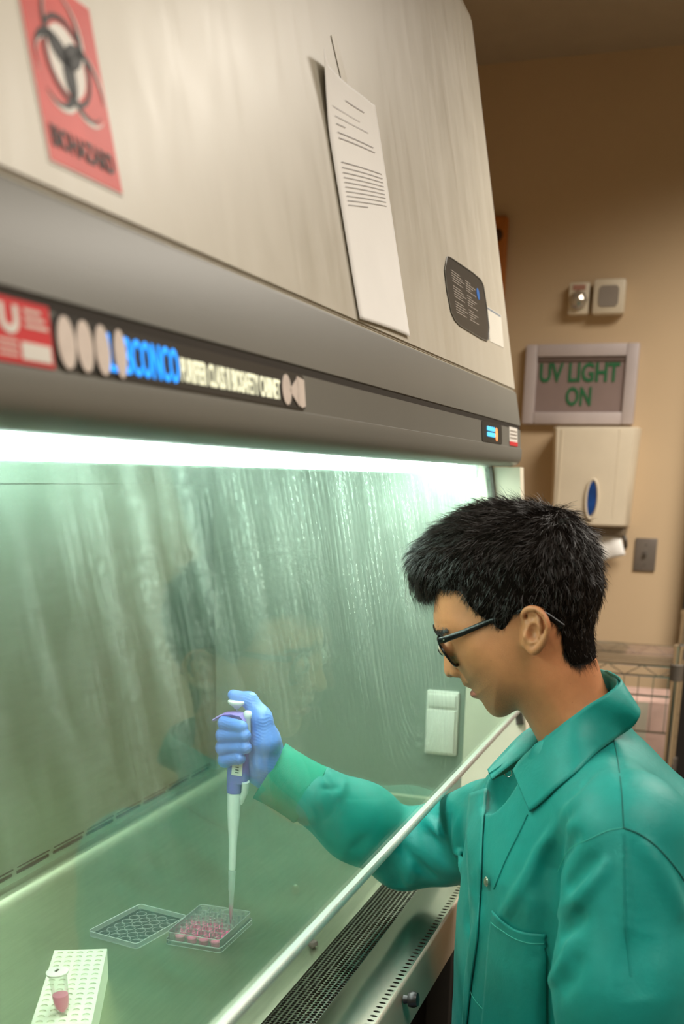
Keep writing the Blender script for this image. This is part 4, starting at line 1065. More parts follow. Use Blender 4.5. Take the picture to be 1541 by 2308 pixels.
for s in (1, -1):
    for i in range(320):
        u = rng.random(); x_, y_ = 990+u*30, 1413-3*math.sin(u*2.2)+rng.normal(0, 2.2)+u*4
        w = (.012+.036*u); a = np.array([XH-w, *hp(x_, y_, w)]); 
        sf = np.array([XH-w, *hp(x_+6+4*rng.random(), y_-3+5*u, w)])
        pr2 = [a, (a+sf)/2, sf]
        eb_.append(pr2)
EB = np.array(eb_).reshape(-1, 3); offs = np.tile([.0004, .0014, .0018], len(eb_))
for _ in range(4):
    EB = EB-grad(head_f, EB)*(head_f(EB)-offs)[:, None]*.9
EB[len(EB)//2:, 0] = 2*XH-EB[len(EB)//2:, 0]
eb_ = [list(q) for q in EB.reshape(-1, 3, 3)]
for q_ in (0, 1): blades('eyebrow', eb_[q_*320:(q_+1)*320], M['hair'], person, .00035)['kind'] = 'stuff'

# ---- glasses (worn, so part of the person)
gls = empty('glasses', (0, 0, 0)); gls.parent = person; gls.location = -Vector(person.location)
def gp(px, py, w): y, z = hp(px, py, w); return Vector((XH-w, y, z))
dl = (np.array(hp(1027, 1497, .036))-np.array(hp(986, 1434, .036))); Lh = np.linalg.norm(dl); dl = dl/Lh
topc = np.array(hp(986, 1434, .036))
def lens_pts(s, k=1.0, n=28):
    out = []
    for i in range(n):
        a_ = 2*math.pi*i/n; cx_, cz_ = math.cos(a_), math.sin(a_); e = 2/2.8
        u_ = math.copysign(abs(cx_)**e, cx_)*.0245*k*(1.0 if cz_ > -.2 else .93); v_ = math.copysign(abs(cz_)**e, cz_)*(Lh/2)*k
        w = .0365+u_; wrap = -.10*(abs(w)-.012)
        c_ = topc+dl*(Lh/2-v_)
        out.append(Vector((XH-w*s, c_[0]+wrap*.8, c_[1]+wrap*.1)))
    return out
for s in (1, -1):
    rm = MB().tube(lens_pts(s), (.0016, .0023), 8, closed=True).build('rim', M['frame'], gls)
    lm = MB(); lv = [lm.bm.verts.new(p) for p in lens_pts(s, .97)]; lm.bm.faces.new(lv)
    ln = lm.build('lens', M['lens'], gls, smooth=False); solidify(ln, .0012, 0)
    tpx = [(989, 1444), (1000, 1442), (1040, 1427), (1100, 1401), (1150, 1382), (1185, 1373), (1210, 1374), (1235, 1388), (1268, 1412)]
    wv = [.0625, .066, .069, .0715, .0745, .0765, .0775, .078, .076]
    T = [gp(p[0], p[1], w) for p, w in zip(tpx, wv)]
    if s < 0: T = [Vector((2*XH-p.x, p.y, p.z)) for p in T]
    MB().tube(T, [(.0034, .0018), (.0038, .0018), (.0036, .0016), (.0032, .0015), (.0029, .0014), (.0027, .0014), (.0027, .0015), (.0032, .0016), (.0034, .0016)], 8).build('temple', M['frame'], gls)
    MB().lathe(T[1]+Vector((-s*.0016, 0, 0)), [(.0008, 0), (.0008, .0004)], 8, (-s, 0, 0)).build('hinge_pin', M['snap'], gls)
bw_ = [Vector((XH-w, *(topc+dl*.012+np.array([.001+.002*(1-abs(w)/.012), .001])))) for w in (-.012, -.006, 0, .006, .012)]
MB().tube(bw_, .0016, 8).build('bridge', M['frame'], gls)

# ---- coat
yaw = math.radians(28)
FDv = np.array([-math.sin(yaw), math.cos(yaw), 0]); LTv = np.array([-math.cos(yaw), -math.sin(yaw), 0])
LSH = np.array([1.115, .060, 1.190]); RSH = atx(1098, 1868, 1.49)
LEL = np.array([1.030, .035, .905]); LWR = np.array([1.045, .235, .800])
REL = atx(915, 1918, 1.50); RWR = atx(712, 1796, 1.395)
zk = [.56, .70, .85, 1.00, 1.10, 1.17, 1.215, 1.26, 1.32]
ak = [.195, .195, .188, .192, .196, .180, .140, .075, .05]
bk = [.150, .146, .140, .136, .128, .112, .095, .070, .05]
cxk = [1.30, 1.30, 1.30, 1.30, 1.295, 1.29, 1.29, 1.30, 1.30]
cyk = [.115, .12, .125, .130, .128, .118, .118, .150, .165]
def torso_f(P):
    z = P[:, 2]; a, b = np.interp(z, zk, ak), np.interp(z, zk, bk); cx_, cy_ = np.interp(z, zk, cxk), np.interp(z, zk, cyk)
    dx, dy = P[:, 0]-cx_, P[:, 1]-cy_; u = dx*LTv[0]+dy*LTv[1]; v = dx*FDv[0]+dy*FDv[1]
    e = (np.abs(u/a)**2.3+np.abs(v/b)**2.3)**(1/2.3)
    d = (e-1)*np.minimum(a, b)*.9
    return np.maximum(np.maximum(d, .56-z), z-1.30)
def coat_base(P):
    d = torso_f(P)
    d = smin(d, chain(P, [np.array([1.29, .112, 1.196]), (LSH+[.03, .014, .004])], [.062, .062]), .030)
    d = smin(d, chain(P, [np.array([1.30, .13, 1.190]), RSH], [.064, .064]), .035)
    d = smin(d, ell(P, (1.25, .055, 1.09), (.12, .085, .10)), .05)
    # sleeves
    d = smin(d, chain(P, [LSH, (LSH+LEL)/2+[-.004, -.004, 0], LEL], [.069, .072, .066], .03), .018)
    d = smin(d, chain(P, [LEL, LWR], [.064, .046], .03), .012)
    d = smin(d, chain(P, [RSH, (RSH+REL)/2+[0, 0, -.004], REL], [.064, .058, .056], .03), .030)
    d = smin(d, chain(P, [REL, REL*.45+RWR*.55, RWR], [.056, .054, .046], .03), .02)
    return d
def on_base(pxs, fn=None):
    q, ok = march(fn or coat_base, pxs); return q, ok
FOLDS = [  # pixels along the fold, height (+ridge, -valley), width
    ([(1296, 1890), (1262, 1935), (1246, 1975), (1240, 2030), (1236, 2100), (1238, 2170), (1236, 2240), (1236, 2308), (1236, 2400)], -.013, .008),
    ([(1275, 1850), (1252, 1900), (1236, 1960), (1226, 2050), (1222, 2150)], -.011, .015),
    ([(1245, 1870), (1215, 1920), (1190, 1975), (1150, 2040), (1125, 2075)], .0055, .009),
    ([(1365, 1950), (1335, 1990), (1300, 2030), (1258, 2066)], .0060, .007),
    ([(1345, 1925), (1310, 1965), (1275, 2010)], -.0050, .009),
    ([(1320, 2055), (1290, 2085), (1260, 2110)], -.0055, .011),
    ([(1290, 2115), (1272, 2160), (1250, 2200), (1240, 2230)], .0060, .007),
    ([(1310, 2150), (1290, 2200), (1262, 2240)], -.004, .010),
    ([(1404, 1885), (1406, 1960), (1408, 2040), (1416, 2120)], .0032, .005),
    ([(1330, 1745), (1300, 1775), (1272, 1800)], -.005, .009),
    ([(1300, 1850), (1265, 1868), (1240, 1900)], .003, .008),
    ([(1440, 1890), (1480, 1945), (1515, 2010), (1541, 2075)], .0045, .010),
    ([(1450, 2100), (1430, 2180), (1440, 2260)], -.003, .02),
    ([(1480, 1640), (1490, 1700), (1520, 1760)], -.004, .010),
    ([(1075, 1960), (1070, 2010), (1078, 2060)], .004, .010),
    ([(1060, 2040), (1052, 2070), (1060, 2110)], -.006, .012),
    ([(1090, 2060), (1072, 2120), (1060, 2200)], .004, .012),
    ([(1008, 1830), (1000, 1880), (1012, 1935)], -.008, .010),
    ([(1030, 1850), (1028, 1920), (1040, 1960)], .006, .008),
    ([(965, 1870), (985, 1915), (1015, 1950), (1040, 1955)], -.007, .009),
    ([(955, 1840), (985, 1875), (1010, 1905)], .006, .008),
    ([(905, 1905), (940, 1950), (985, 1985)], -.007, .010),
    ([(880, 1925), (885, 1965), (900, 2005)], -.006, .010),
    ([(925, 1890), (930, 1940), (925, 1995)], .006, .010),
    ([(820, 1880), (800, 1925), (780, 1960)], -.003, .012),
    ([(728, 1740), (745, 1765), (748, 1790)], -.003, .004), ([(722, 1775), (740, 1778), (762, 1776)], -.003, .0035), ([(708, 1812), (720, 1840), (724, 1862)], -.003, .004), ([(690, 1838), (705, 1860), (720, 1890)], .003, .004),
    ([(770, 1725), (775, 1760), (760, 1800)], .003, .008),
    ([(1360, 1680), (1390, 1700), (1400, 1760)], -.002, .006),
]
FO = []
for pxs, amp, wd_ in FOLDS:
    q, ok = on_base(pxs); q = q[ok]
    if len(q) >= 2: FO.append((q, amp*1.7, wd_*.9))
print('folds', len(FO), len(FOLDS))
def polydist_t(P, pts):
    d = np.full(len(P), 9.0); T = np.zeros(len(P)); L = np.linalg.norm(np.diff(pts, axis=0), axis=1); C = np.concatenate([[0], np.cumsum(L)])/L.sum()
    for i in range(len(pts)-1):
        ba = pts[i+1]-pts[i]; h = np.clip((P-pts[i])@ba/(ba@ba+1e-12), 0, 1); e = np.linalg.norm(P-pts[i]-h[:, None]*ba, axis=1)
        k = e < d; d[k] = e[k]; T[k] = (C[i]+(C[i+1]-C[i])*h)[k]
    return d, T
def vnoise(P, s, seed=0):
    a = np.sin(P[:, 0]*s+seed+1.7*np.sin(P[:, 1]*s*.7+seed))+np.sin(P[:, 1]*s*1.1+2.1*seed+1.3*np.sin(P[:, 2]*s*.6))+np.sin(P[:, 2]*s*.9+.7*seed+1.5*np.sin(P[:, 0]*s*.8))
    return a/3
def coat_f(P):
    d = coat_base(P)
    for q, amp, wd_ in FO:
        lo_, hi_ = q.min(0)-3*wd_, q.max(0)+3*wd_
        k = ((P > lo_) & (P < hi_)).all(1)
        if k.any():
            dd, tt_ = polydist_t(P[k], q); d[k] -= amp*np.exp(-(dd/wd_)**2)*np.sqrt(np.clip(np.sin(np.pi*np.clip(tt_, 0.015, .985)), 0, 1))
    d -= .0012*vnoise(P, 38, 1)+.0006*vnoise(P, 90, 2)
    # neck opening
    nk = cap(P, (1.305, .215, 1.205), (1.295, .100, 1.40), .068, .074)
    return smax(d, -nk, .006)
coat, CP, CQ = sdf_obj('lab_coat', coat_f, (.93, -.10, .56), (1.58, .60, 1.34), .0036, M['coat'], person)
print('coat', len(CP))
def drape(rows_px, off, name, mat, parent, th=.0012, nu=24, nv=10, fn=coat_base, push=0.0):
    """cloth piece lying on the coat: rows_px is a list of pixel polylines (top to bottom)"""
    G = []
    for j in range(nv):
        v = j/(nv-1)*(len(rows_px)-1); a = min(int(v), len(rows_px)-2); f = v-a
        G.append([tuple(np.array(lerp_poly(rows_px[a], i/(nu-1)))*(1-f)+np.array(lerp_poly(rows_px[a+1], i/(nu-1)))*f) for i in range(nu)])
    flat = [p for r in G for p in r]; q, ok = march(fn, flat); n = grad(fn, q, .002); q = q+n*off
    mb = MB(); mb.grid([[q[j*nu+i] for i in range(nu)] for j in range(nv)]); o = mb.build(name, mat, parent); 
    solidify(o, th, 0); return o
CF = coat_f
def seam(pxs, name, mat, r=.0006, off=.0004, parent=None, sub=6):
    P_ = []
    for i in range((len(pxs)-1)*sub+1): P_.append(tuple(lerp_poly(pxs, i/((len(pxs)-1)*sub))))
    q, ok = march(CF, P_); n = grad(CF, q, .002); q = (q+n*off)[ok]
    if len(q) < 3: return None
    return MB().tube([tuple(p) for p in q], r, 5).build(name, mat, parent or coat)
# placket, pockets
drape([[(1060, 1790), (1096, 1778)], [(1052, 1880), (1089, 1890)], [(1058, 1990), (1085, 2000)], [(1064, 2100), (1078, 2110)], [(1050, 2200), (1064, 2210)], [(1044, 2320), (1052, 2320)]], .0020, 'placket', M['coat'], coat, .0016, 6, 46, CF)
seam([(1188, 1836), (1165, 1885), (1138, 1940), (1112, 2004)], 'front_edge', M['coat'], .0009)
seam([(1056, 2216), (1064, 2244), (1086, 2272), (1130, 2312)], 'pocket_stitching', M['thread'], .0005, .0006)
drape([[(1113, 2052), (1128, 2068), (1160, 2092), (1195, 2102), (1232, 2104)], [(1104, 2120), (1130, 2140), (1165, 2155), (1200, 2162), (1232, 2162)], [(1095, 2240), (1125, 2258), (1165, 2270), (1200, 2275), (1230, 2275)], [(1080, 2400), (1115, 2410), (1160, 2415), (1200, 2415), (1228, 2415)]], .0028, 'chest_pocket', M['coat'], coat, .0016, 20, 30, CF)
seam([(1112, 2078), (1128, 2090), (1160, 2112), (1195, 2124), (1230, 2126)], 'pocket_stitching', M['thread'], .0004, .0040)
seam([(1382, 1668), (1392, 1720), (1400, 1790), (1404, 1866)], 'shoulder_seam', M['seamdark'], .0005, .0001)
seam([(1404, 1866), (1370, 1872), (1330, 1890), (1285, 1912), (1262, 1950), (1245, 2000)], 'armhole_seam', M['thread'], .0004, .0001)
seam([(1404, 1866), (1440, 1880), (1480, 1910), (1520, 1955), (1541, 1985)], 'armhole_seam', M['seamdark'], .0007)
seam([(1405, 1880), (1406, 1980), (1409, 2080), (1420, 2200)], 'sleeve_crease', M['coat'], .0006, .0002)
for px, py in ((1102, 1987),):
    q, ok = march(CF, [(px, py)]); n = grad(CF, q, .003)[0]; 
    MB().lathe(q[0]+n*.003, [(.0058, 0), (.0062, .001), (.0050, .0022), (.003, .0018), (.0001, .0016)], 18, n).build('snap_button', M['snap'], coat)
q, ok = march(CF, [(1146, 1740)])
MB().tube([Vector(q[0])+Vector((-.006, 0, .0))+Vector((0, math.cos(a_)*.005, math.sin(a_)*.005)) for a_ in [2*math.pi*i/14 for i in range(14)]], .0007, 6, closed=True).build('snap_button', M['snap'], coat)

# ---- collar: near leaf, back stand, far leaf as thin cloth grids
def leaf(top, bot, name, th=.0018, n=34, m=9, bulge=.004, par=None):
    G = []
    for i in range(n):
        u = i/(n-1); a, b = lerp_poly(top, u), lerp_poly(bot, u)
        A, B = Vector(atx(a[0], a[1], a[2])), Vector(atx(b[0], b[1], b[2]))
        row = []
        for j in range(m):
            v = j/(m-1); p = A.lerp(B, v); p += Vector((-1, -.1, .15))*bulge*math.sin(math.pi*v)
            row.append(p)
        G.append(row)
    mb = MB(); mb.grid(G); o = mb.build(name, M['coat'], par or coat); solidify(o, th, 0); return o
near_top = [(1360, 1512, 1.335), (1372, 1514, 1.305), (1398, 1535, 1.262), (1362, 1566, 1.235), (1320, 1592, 1.226), (1275, 1626, 1.222), (1235, 1658, 1.228), (1195, 1690, 1.236), (1170, 1715, 1.240), (1156, 1736, 1.240)]
near_bot = [(1400, 1560, 1.345), (1420, 1580, 1.300), (1441, 1602, 1.250), (1430, 1632, 1.205), (1390, 1662, 1.185), (1345, 1695, 1.178), (1300, 1738, 1.178), (1255, 1775, 1.182), (1222, 1806, 1.187), (1192, 1829, 1.196)]
def leaf_on(top_px, bot_px, name, toff=.010, boff=.005, n=60, m=12, bulge=.003, th=.0020):
    bt, ok2 = march(coat_f, [tuple(lerp_poly(bot_px, i/(n-1))[:2]) for i in range(n)], 0.9, 1.6)
    tx = np.array([lerp_poly(top_px, i/(n-1))[2] for i in range(n)]); ui = np.arange(n)
    bx0 = np.array([lerp_poly(bot_px, i/(n-1))[2] for i in range(n)]); bx = np.interp(ui, ui[ok2], bt[ok2, 0])
    kb = np.clip((ui/n-.25)/.15, 0, 1); bx = bx0*(1-kb)+(bx-boff)*kb
    for _ in range(16):
        bx = np.convolve(np.pad(bx, 1, mode='edge'), [.25, .5, .25], 'valid')
    G = []
    for i in range(n):
        a = lerp_poly(top_px, i/(n-1)); b = lerp_poly(bot_px, i/(n-1))
        A = Vector(atx(a[0], a[1], tx[i])); B = Vector(atx(b[0], b[1], bx[i]))
        G.append([A.lerp(B, j/(m-1))+Vector((-1, -.1, .15))*bulge*math.sin(math.pi*j/(m-1)) for j in range(m)])
    mb = MB(); mb.grid(G); o = mb.build(name, M['coat'], coat); solidify(o, th, 0); return o
leaf_on(near_top, near_bot, 'collar')
# collar stand inside, wrapping the neck
ns = [(1350, 1508, 1.345), (1370, 1516, 1.318), (1392, 1538, 1.268), (1360, 1572, 1.242), (1318, 1598, 1.234), (1273, 1632, 1.230), (1232, 1664, 1.236), (1195, 1700, 1.246)]
nb_ = [(1358, 1560, 1.345), (1372, 1575, 1.318), (1385, 1600, 1.268), (1352, 1632, 1.236), (1310, 1658, 1.226), (1268, 1690, 1.222), (1228, 1722, 1.226), (1195, 1750, 1.236)]
leaf(ns, nb_, 'collar_stand', .0016, 50, 6, 0)
far_top = [(1345, 1515, 1.36), (1300, 1560, 1.372), (1255, 1610, 1.368), (1205, 1640, 1.352), (1180, 1662, 1.340), (1150, 1700, 1.315), (1128, 1724, 1.290), (1100, 1742, 1.275)]
far_bot = [(1355, 1560, 1.375), (1300, 1600, 1.39), (1250, 1650, 1.39), (1212, 1690, 1.385), (1190, 1705, 1.360), (1160, 1728, 1.325), (1135, 1745, 1.300), (1110, 1758, 1.270)]
leaf(far_top, far_bot, 'collar', .0018, 40, 7, -.004)
leaf([(1200, 1636, 1.355), (1168, 1660, 1.345), (1130, 1700, 1.32), (1098, 1735, 1.29)], [(1213, 1668, 1.33), (1186, 1700, 1.31), (1150, 1725, 1.29), (1108, 1757, 1.268)], 'collar', .0018, 24, 6, .004)

# ---- knit cuff (open tube) and wrist
WR_C = atx(606, 1737, 1.378); CU_C = atx(697, 1791, 1.393)
ax = (WR_C-CU_C); axl = np.linalg.norm(ax); ax = ax/axl
u_ = np.cross(ax, (1, 0, 0)); u_ /= np.linalg.norm(u_); w2 = np.cross(ax, u_)
def cuff_ring(t, ru, rw, n=40): 
    c = CU_C+ax*axl*t; return [c+u_*ru*math.cos(2*math.pi*i/n)+w2*rw*math.sin(2*math.pi*i/n) for i in range(n)]
prof = [(-.10, .036, .036), (-.04, .045, .042), (0, .0475, .043), (.12, .0465, .041), (.4, .0455, .040), (.75, .0455, .040), (.97, .0468, .041), (1.0, .0462, .0405), (.985, .0440, .0385), (.8, .041, .036), (.5, .040, .035)]
mb = MB(); R_g = [cuff_ring(*p) for p in prof]
mb.grid([[R_g[j][i] for j in range(len(R_g))] for i in range(40)], closed_u=True)
mb.build('knit_cuff', M['knit'], person)

# ---- gloved right hand, SDF in a local frame built on the pipette
TIP = np.array(atz(519, 2083, .918)); 
PTOP = np.array(atx(533, 1579, 1.338))
pax = (PTOP-TIP)/np.linalg.norm(PTOP-TIP)
def hx(px, py, dx=0.0):                 # pixel on a plane x = 1.34 + dx
    return atx(px, py, 1.338+dx)
def finger(P, mcp, pip, dip, tip, r): return chain(P, [mcp, pip, dip, tip], [r*1.06, r*1.04, r, r*.90], .006)
FING = []
for (yl, yr, x_l, x_r, r) in ((1629, 1638, 493, 556, .0094), (1657, 1658, 489, 563, .0098), (1685, 1685, 488, 565, .0095), (1713, 1710, 492, 552, .0088)):
    FING.append((hx(560, yl-6, .046), hx(x_l+14, yl, .026), hx(x_l+14, yl+1, -.010), hx(x_r-12, yr, -.0235), r))
def hand_f(P):
    d = None
    for f in FING:
        e = finger(P, *f); d = e if d is None else smin(d, e, .0035)
    # palm: from knuckle row round the right of the barrel to the wrist
    pm_ = chain(P, [hx(574, 1625, .040), hx(588, 1660, .038), hx(592, 1700, .034)], [.017, .022, .020], .01)
    pm_ = smin(pm_, chain(P, [hx(590, 1630, .014), hx(598, 1670, .010), hx(590, 1716, .010)], [.014, .0185, .0165], .01), .012)
    pm_ = smin(pm_, chain(P, [hx(563, 1735, .030), hx(580, 1725, .020)], [.011, .013]), .012)
    pm_ = smin(pm_, chain(P, [hx(594, 1690, .028), hx(606, 1735, .036), hx(650, 1768, .045)], [.0235, .025, .026], .02), .02)
    d = smin(d, pm_, .006)
    th = chain(P, [hx(600, 1672, .002), hx(590, 1622, .004), hx(562, 1577, .010), hx(525, 1567, .006)], [.0175, .0130, .0096, .0078], .008)
    th = smin(th, chain(P, [hx(592, 1640, .022), hx(586, 1612, .014), hx(566, 1588, .012)], [.016, .011, .007], .01), .010)
    d = smin(d, th, .006)
    # glove wrinkles
    d -= .00026*np.sin((P@pax)*1500+3*np.sin(P[:, 0]*300)+2*np.sin(P[:, 1]*260))*np.clip(.5+.5*np.sin(P[:, 1]*120+P[:, 2]*90), 0, 1)
    return d
glove, GPt, GQ = sdf_obj('glove', hand_f, (1.295, .535, 1.09), (1.43, .66, 1.285), .00115, M['glove'], person)
print('glove', len(GPt))
mb = MB(); gr_ = [cuff_ring(t, ru, rw, 32) for t, ru, rw in ((.80, .030, .028), (1.02, .0315, .029), (1.12, .0325, .030), (1.14, .0340, .0315), (1.155, .0325, .030))]
MB().tube([Vector(hx(628, 1668, .030)), Vector(hx(622, 1676, .012)), Vector(hx(617, 1690, .0))], .0022, 8).build('glove_hem', M['glove'], glove)

# left arm: hand in the lap, legs, stool (all below the frame)
def low_f(P):
    d = None
    for s in (1, -1):
        hip = np.array([1.30, .13, .68])+LTv*.09*s; knee = hip+np.array([-.02*s, .40, -.01]); ank = knee+np.array([0, -.10, -.40])
        e = chain(P, [hip, knee, ank], [.088, .064, .046], .02); d = e if d is None else np.minimum(d, e)
    return smin(d, ell(P, (1.30, .10, .66), (.17, .13, .11)), .04)
trous, _, _ = sdf_obj('trousers', low_f, (1.05, -.08, .20), (1.52, .66, .80), .012, M['jeans'], person)
for s in (1, -1):
    hip = np.array([1.30, .13, .68])+LTv*.09*s; ank = hip+np.array([-.02*s, .30, -.41])
    def shoe_f(P, a=ank):
        d = smin(cap(P, a+[0, -.02, -.02], a+[0, .12, -.045], .038, .030), cap(P, a, a+[0, -.02, -.04], .045, .04), .02)
        return smax(d, (a[2]-.085)-P[:, 2], .006)
    sdf_obj('shoe', shoe_f, ank-[.07, .11, .11], ank+[.07, .19, .06], .008, M['shoe'], person)
def lhand_f(P):
    a = LWR; dv = np.array([.25, .92, -.12]); dv /= np.linalg.norm(dv); sd_ = np.cross(dv, (0, 0, 1))
    d = smin(cap(P, a-dv*.03, a+dv*.02, .026), cap(P, a+dv*.03-sd_*.012, a+dv*.085-sd_*.004, .020, .016), .02)
    d = smin(d, cap(P, a+dv*.03+sd_*.014, a+dv*.085+sd_*.018, .019, .015), .015)
    for k, (o_, l_) in enumerate(((-.026, .068), (-.009, .078), (.009, .074), (.026, .060))):
        m0 = a+dv*.095+sd_*o_; m1 = m0+dv*l_*.45+[0, 0, .006]; m2 = m1+dv*l_*.5-[0, 0, .02]
        d = smin(d, chain(P, [m0, m1, m2], [.0095, .009, .0078]), .005)
    return smin(d, chain(P, [a+dv*.02+sd_*.02, a+dv*.055+sd_*.048, a+dv*.09+sd_*.052], [.014, .011, .009]), .008)
sdf_obj('glove', lhand_f, LWR-[.09, .07, .08], LWR+[.12, .24, .07], .0025, M['glove'], person)
stl = empty('lab_stool', (1.30, .08, 0), 'black round lab stool under the seated person', 'stool')
MB().lathe((1.30, .08, .49), [(.15, 0), (.175, .008), (.18, .03), (.165, .05), (.001, .055)], 32).build('seat', M['black'], stl)
MB().lathe((1.30, .08, .06), [(.02, 0), (.02, .43)], 16).build('column', M['chrome'], stl)
for k in range(5):
    a_ = 2*math.pi*k/5; q = Vector((1.30+.26*math.cos(a_), .08+.26*math.sin(a_), .045))
    lg = MB().tube([(1.30, .08, .085), tuple(q.lerp(Vector((1.30, .08, .09)), .4)), tuple(q+Vector((0, 0, .02)))], .014, 8).build('leg', M['black'], stl)
    MB().lathe(q-Vector((.012, 0, .020)), [(.018, 0), (.025, .006), (.025, .018), (.018, .024)], 14, (1, 0, 0)).build('caster', M['dkgrey'], lg)
MB().tube([(1.30+.16*math.cos(2*math.pi*i/28), .08+.16*math.sin(2*math.pi*i/28), .25) for i in range(28)], .010, 8, closed=True).tube([(1.14, .08, .25), (1.46, .08, .25)], .008, 8).build('foot_ring', M['chrome'], stl)

# ------------------------------------------------------------------ PIPETTE
pip = empty('micropipette', TIP, 'upright violet and white micropipette held in the blue glove', 'pipette')
Lp_ = float(np.linalg.norm(PTOP-TIP))
def pt(py):                               # pixel row -> distance along the pipette axis
    lo_, hi_ = 0.0, Lp_
    for _ in range(30):
        md = (lo_+hi_)/2; q = TIP+pax*md; c = RM@(q-np.array([0, 0, CAMZ])); y_ = PY+F_PX*c[1]/c[2]
        if y_ > py: lo_ = md
        else: hi_ = md
    return lo_
mm = 1.60/2443/2
def prof_px(lst): return [(w*mm*.98, pt(y)) for y, w in lst]
def pl(name, lst, mat, parent, n=28): return MB().lathe(TIP, prof_px(lst), n, pax).build(name, mat, parent)
pl('shaft', [(1960, 14), (1958, 15.5), (1952, 16), (1905, 17.5), (1885, 19.5), (1862, 24), (1835, 27.5), (1805, 29.5), (1786, 30), (1782, 28)], M['pipwhite'], pip)
rg_ = pl('threaded_ring', [(1786, 32), (1783, 34), (1765, 34), (1760, 33)], M['purple'], pip, 24)
# handle: flattened barrel
sdv = np.cross(pax, (1, 0, 0)); sdv /= np.linalg.norm(sdv); nrv = np.cross(sdv, pax)
def flat_loft(name, lst, mat, parent, n=28, sh=0.0):
    mb = MB(); R_ = []
    for y, w, dep, ox in lst:
        c = TIP+pax*pt(y)+sdv*ox*mm*2
        R_.append([c+sdv*w*mm*math.copysign(abs(math.cos(a_))**.7, math.cos(a_))+nrv*dep*mm*math.copysign(abs(math.sin(a_))**.7, math.sin(a_)) for a_ in [2*math.pi*i/n for i in range(n)]])
    mb.grid([[R_[j][i] for j in range(len(R_))] for i in range(n)], closed_u=True)
    for r in (0, -1):
        vs = [mb.bm.verts.new(Vector(p)) for p in R_[r]]; mb.bm.faces.new(vs)
    bmesh.ops.remove_doubles(mb.bm, verts=mb.bm.verts, dist=1e-6)
    return mb.build(name, mat, parent)
sgn = 1.0 if (RM@sdv)[0] > 0 else -1.0
hnd = flat_loft('handle', [(1762, 44, 32, 7*sgn), (1758, 47, 34, 7.5*sgn), (1740, 47, 34, 8*sgn), (1700, 46, 34, 9*sgn), (1650, 44, 34, 6*sgn), (1620, 42, 32, 3*sgn), (1612, 38, 30, 1*sgn), (1608, 32, 26, 0)], M['purple'], pip)
# finger hook sweeping to the left over the index finger
hk = [hx(556, 1624, -.004), hx(548, 1612, -.004), hx(530, 1608, -.003), hx(512, 1609, -.002), hx(496, 1616, -.001), hx(482, 1623, 0)]
MB().tube([tuple(p) for p in hk], [(.0030, .010), (.0034, .012), (.0034, .0125), (.0032, .0115), (.0028, .0095), (.0018, .006)], 12).build('finger_hook', M['lilac'], pip)
pl('plunger_rod', [(1612, 4.5), (1590, 4.5)], M['snap'], pip, 12)
pl('plunger_button', [(1598, 8), (1593, 16), (1589, 26), (1586, 35), (1583, 38.5), (1580, 38), (1578, 33), (1577.5, 8)], M['pipwhite'], pip, 32)
eb0 = hx(558, 1640, -.004)
MB().lathe(hx(557, 1652, -.006), [(.0045, 0), (.0045, .020), (.0062, .022), (.0064, .028), (.004, .031)], 16, pax).build('ejector_button', M['pipwhite'], pip)
ej = [hx(553, 1762, -.006), hx(551, 1785, -.004), hx(545, 1800, -.003), hx(541, 1812, 0)]
MB().tube([tuple(p) for p in ej], [(.0075, .005), (.0070, .0045), (.004, .004), (.001, .003)], 10).build('ejector_arm', M['pipwhite'], pip)
lb0 = TIP+pax*pt(1735); 
def lab_pt(sx_, py_, lift=0.0):
    c = TIP+pax*pt(py_)+sdv*sgn*(sx_*mm*2); return Vector(c-nrv*(34.8*mm*(1 if (nrv[0] > 0) else -1)+lift*(1 if nrv[0] > 0 else -1)))
lbm = MB(); vs = [lbm.bm.verts.new(lab_pt(*p)) for p in ((0, 1742), (25, 1742), (25, 1706), (2, 1712))]; lbm.bm.faces.new(vs)
lbo = lbm.build('volume_label', M['symwhite'], hnd, smooth=False); solidify(lbo, .0004)
lbm = MB()
for k in range(4):
    y_ = 1716+k*6; vs = [lbm.bm.verts.new(lab_pt(*p, .0006)) for p in ((9, y_+2.4), (17, y_+2.4), (17, y_), (9, y_))]; lbm.bm.faces.new(vs)
lbm.build('barcode', M['inkblack'], lbo, smooth=False)
tipo = MB()
tipo.lathe(TIP, prof_px([(1961, 14.5), (1963, 16.5), (1968, 16.5), (1970, 15.5), (1990, 15), (2006, 14.5), (2008, 12.6), (2040, 10), (2062, 7), (2083, 3.5)]), 22, pax, cap=False)
tipo = tipo.build('pipette_tip', M['tiphaze'], pip)
pl('pink_liquid', [(2041, 8.6), (2060, 6.2), (2082, 2.6)], M['pink'], tipo, 14)

# ------------------------------------------------------------------ things on the work surface
ZT = .907
def at_z(px, py, z=ZT): return Vector(atz(px, py, z))
